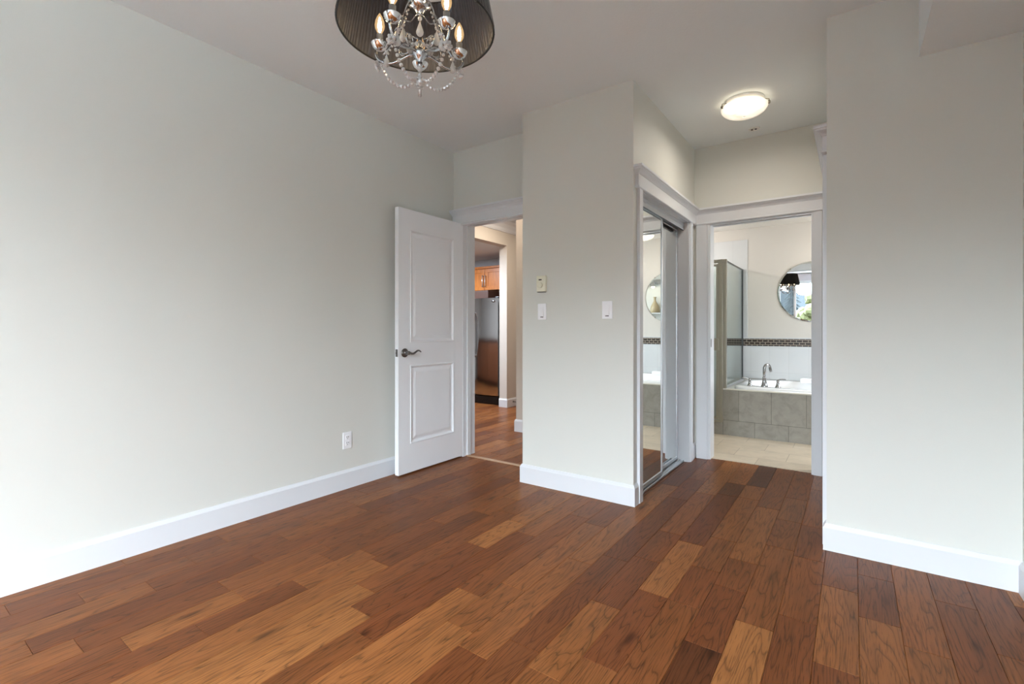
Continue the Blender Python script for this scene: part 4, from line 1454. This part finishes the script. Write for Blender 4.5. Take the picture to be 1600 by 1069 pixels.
mb = MB()
nh, vs, fs = 60, [], []
rh = random.Random(4)
for i in range(nh + 1):
    x = -110 + 220 * i / nh
    top = 11.6 + 1.3 * sin(i * 0.31 + 1.0) + 1.3 * sin(i * 0.83) + rh.uniform(-0.4, 0.4)
    vs += [(x, -62, GZ - 0.1), (x, -80, GZ + top), (x, -110, GZ - 0.1)]
for i in range(nh):
    a = i * 3
    fs += [(a, a + 3, a + 4, a + 1), (a + 1, a + 4, a + 5, a + 2)]
mb.add(vs, fs)
struct('horizon_dimming_hill', mb, m_plain('blue_green_hill', lin(21, 26, 30), 0.95, 0, 0.1, 0.25), 'long low hill added far outside the bedroom window to darken the horizon', 'hill')  # hill added to darken the bright horizon behind the trees


def leafy_tree(x, y, h, r, seed, mat, label):
    rnd = random.Random(seed)
    t = thing('tree', (x, y, GZ), label, 'tree', 'trees outside the bedroom window')
    MB().tube([(x, y, GZ), (x + 0.05, y, GZ + h * 0.35), (x, y + 0.05, GZ + h * 0.7)], [0.16, 0.11, 0.05], 10).build('trunk', M['bark'], t)
    mb = MB()
    for i in range(70):
        a, u, q = rnd.uniform(0, 2 * pi), rnd.uniform(-0.85, 1), rnd.uniform(0.55, 1.0)
        w = math.sqrt(max(0, 1 - u * u))
        c = Vector((x + r * w * q * cos(a), y + r * w * q * sin(a), GZ + h * 0.64 + u * h * 0.36 * q))
        bm = bmesh.new()
        bmesh.ops.create_icosphere(bm, subdivisions=2, radius=rnd.uniform(0.2, 0.34) * r)
        for v in bm.verts:
            v.co *= rnd.uniform(0.7, 1.25)
        mb.bm(bm, False, Matrix.Translation(c))
    mb.build('crown', mat, t, fix=False)


def conifer(x, y, h, r, seed, label):
    rnd = random.Random(seed)
    t = thing('conifer', (x, y, GZ), label, 'tree', 'trees outside the bedroom window')
    MB().tube([(x, y, GZ), (x, y, GZ + h * 0.95)], [0.15, 0.02], 8).build('trunk', M['bark'], t)
    mb = MB()
    for i in range(26):
        u = i / 25
        z = GZ + h * (0.12 + 0.86 * u)
        rr = r * (1 - u) ** 0.8 + 0.06
        nb = 12
        vs = [(x, y, z + h * 0.05)]
        for k in range(nb * 2):
            a = pi * k / nb + rnd.uniform(-0.1, 0.1)
            q = rr * (rnd.uniform(0.85, 1.1) if k % 2 == 0 else 0.45)
            vs.append((x + q * cos(a), y + q * sin(a), z - (0.16 * rr if k % 2 == 0 else 0)))
        mb.add(vs, [(0, 1 + k, 1 + (k + 1) % (nb * 2)) for k in range(nb * 2)] + [tuple(1 + k for k in reversed(range(nb * 2)))])
    mb.build('foliage', M['leaf_dark'], t, fix=False)


leafy_tree(0.9, -19.0, 7.6, 2.3, 1, M['leaf_green'], 'tall green leafy tree outside, right of the window view in the mirror')
leafy_tree(-1.3, -13.5, 5.6, 1.0, 2, M['leaf_yellow'], 'small yellow green tree in front of the others outside the window')
conifer(-3.0, -21.0, 7.2, 1.7, 3, 'nearer dark conifer outside, beside the yellow green tree')
conifer(-5.2, -26.0, 8.6, 2.2, 4, 'farther and taller dark conifer outside beyond the window')
leafy_tree(6.4, -20.0, 7.4, 2.6, 5, M['leaf_green'], 'broad green tree outside, far to the side of the window')
leafy_tree(-9.6, -19.0, 7.2, 2.8, 6, M['leaf_green'], 'broad green tree outside, on the other side of the dark conifers')
hs = thing('neighbour_house', (-0.3, -8.6, GZ), 'grey roofed house low outside the window', 'house')
MB().box(-2.4, -10.0, GZ, 2.0, -7.4, GZ + 3.3).build('walls', M['siding'], hs)
mb = MB()
mb.add([(-2.7, -10.3, GZ + 3.25), (2.3, -10.3, GZ + 3.25), (2.3, -7.1, GZ + 3.25), (-2.7, -7.1, GZ + 3.25), (-1.6, -8.7, GZ + 4.35), (1.2, -8.7, GZ + 4.35)],
       [(0, 1, 5, 4), (2, 3, 4, 5), (1, 2, 5), (3, 0, 4), (3, 2, 1, 0)])
mb.build('roof', M['roofing'], hs)
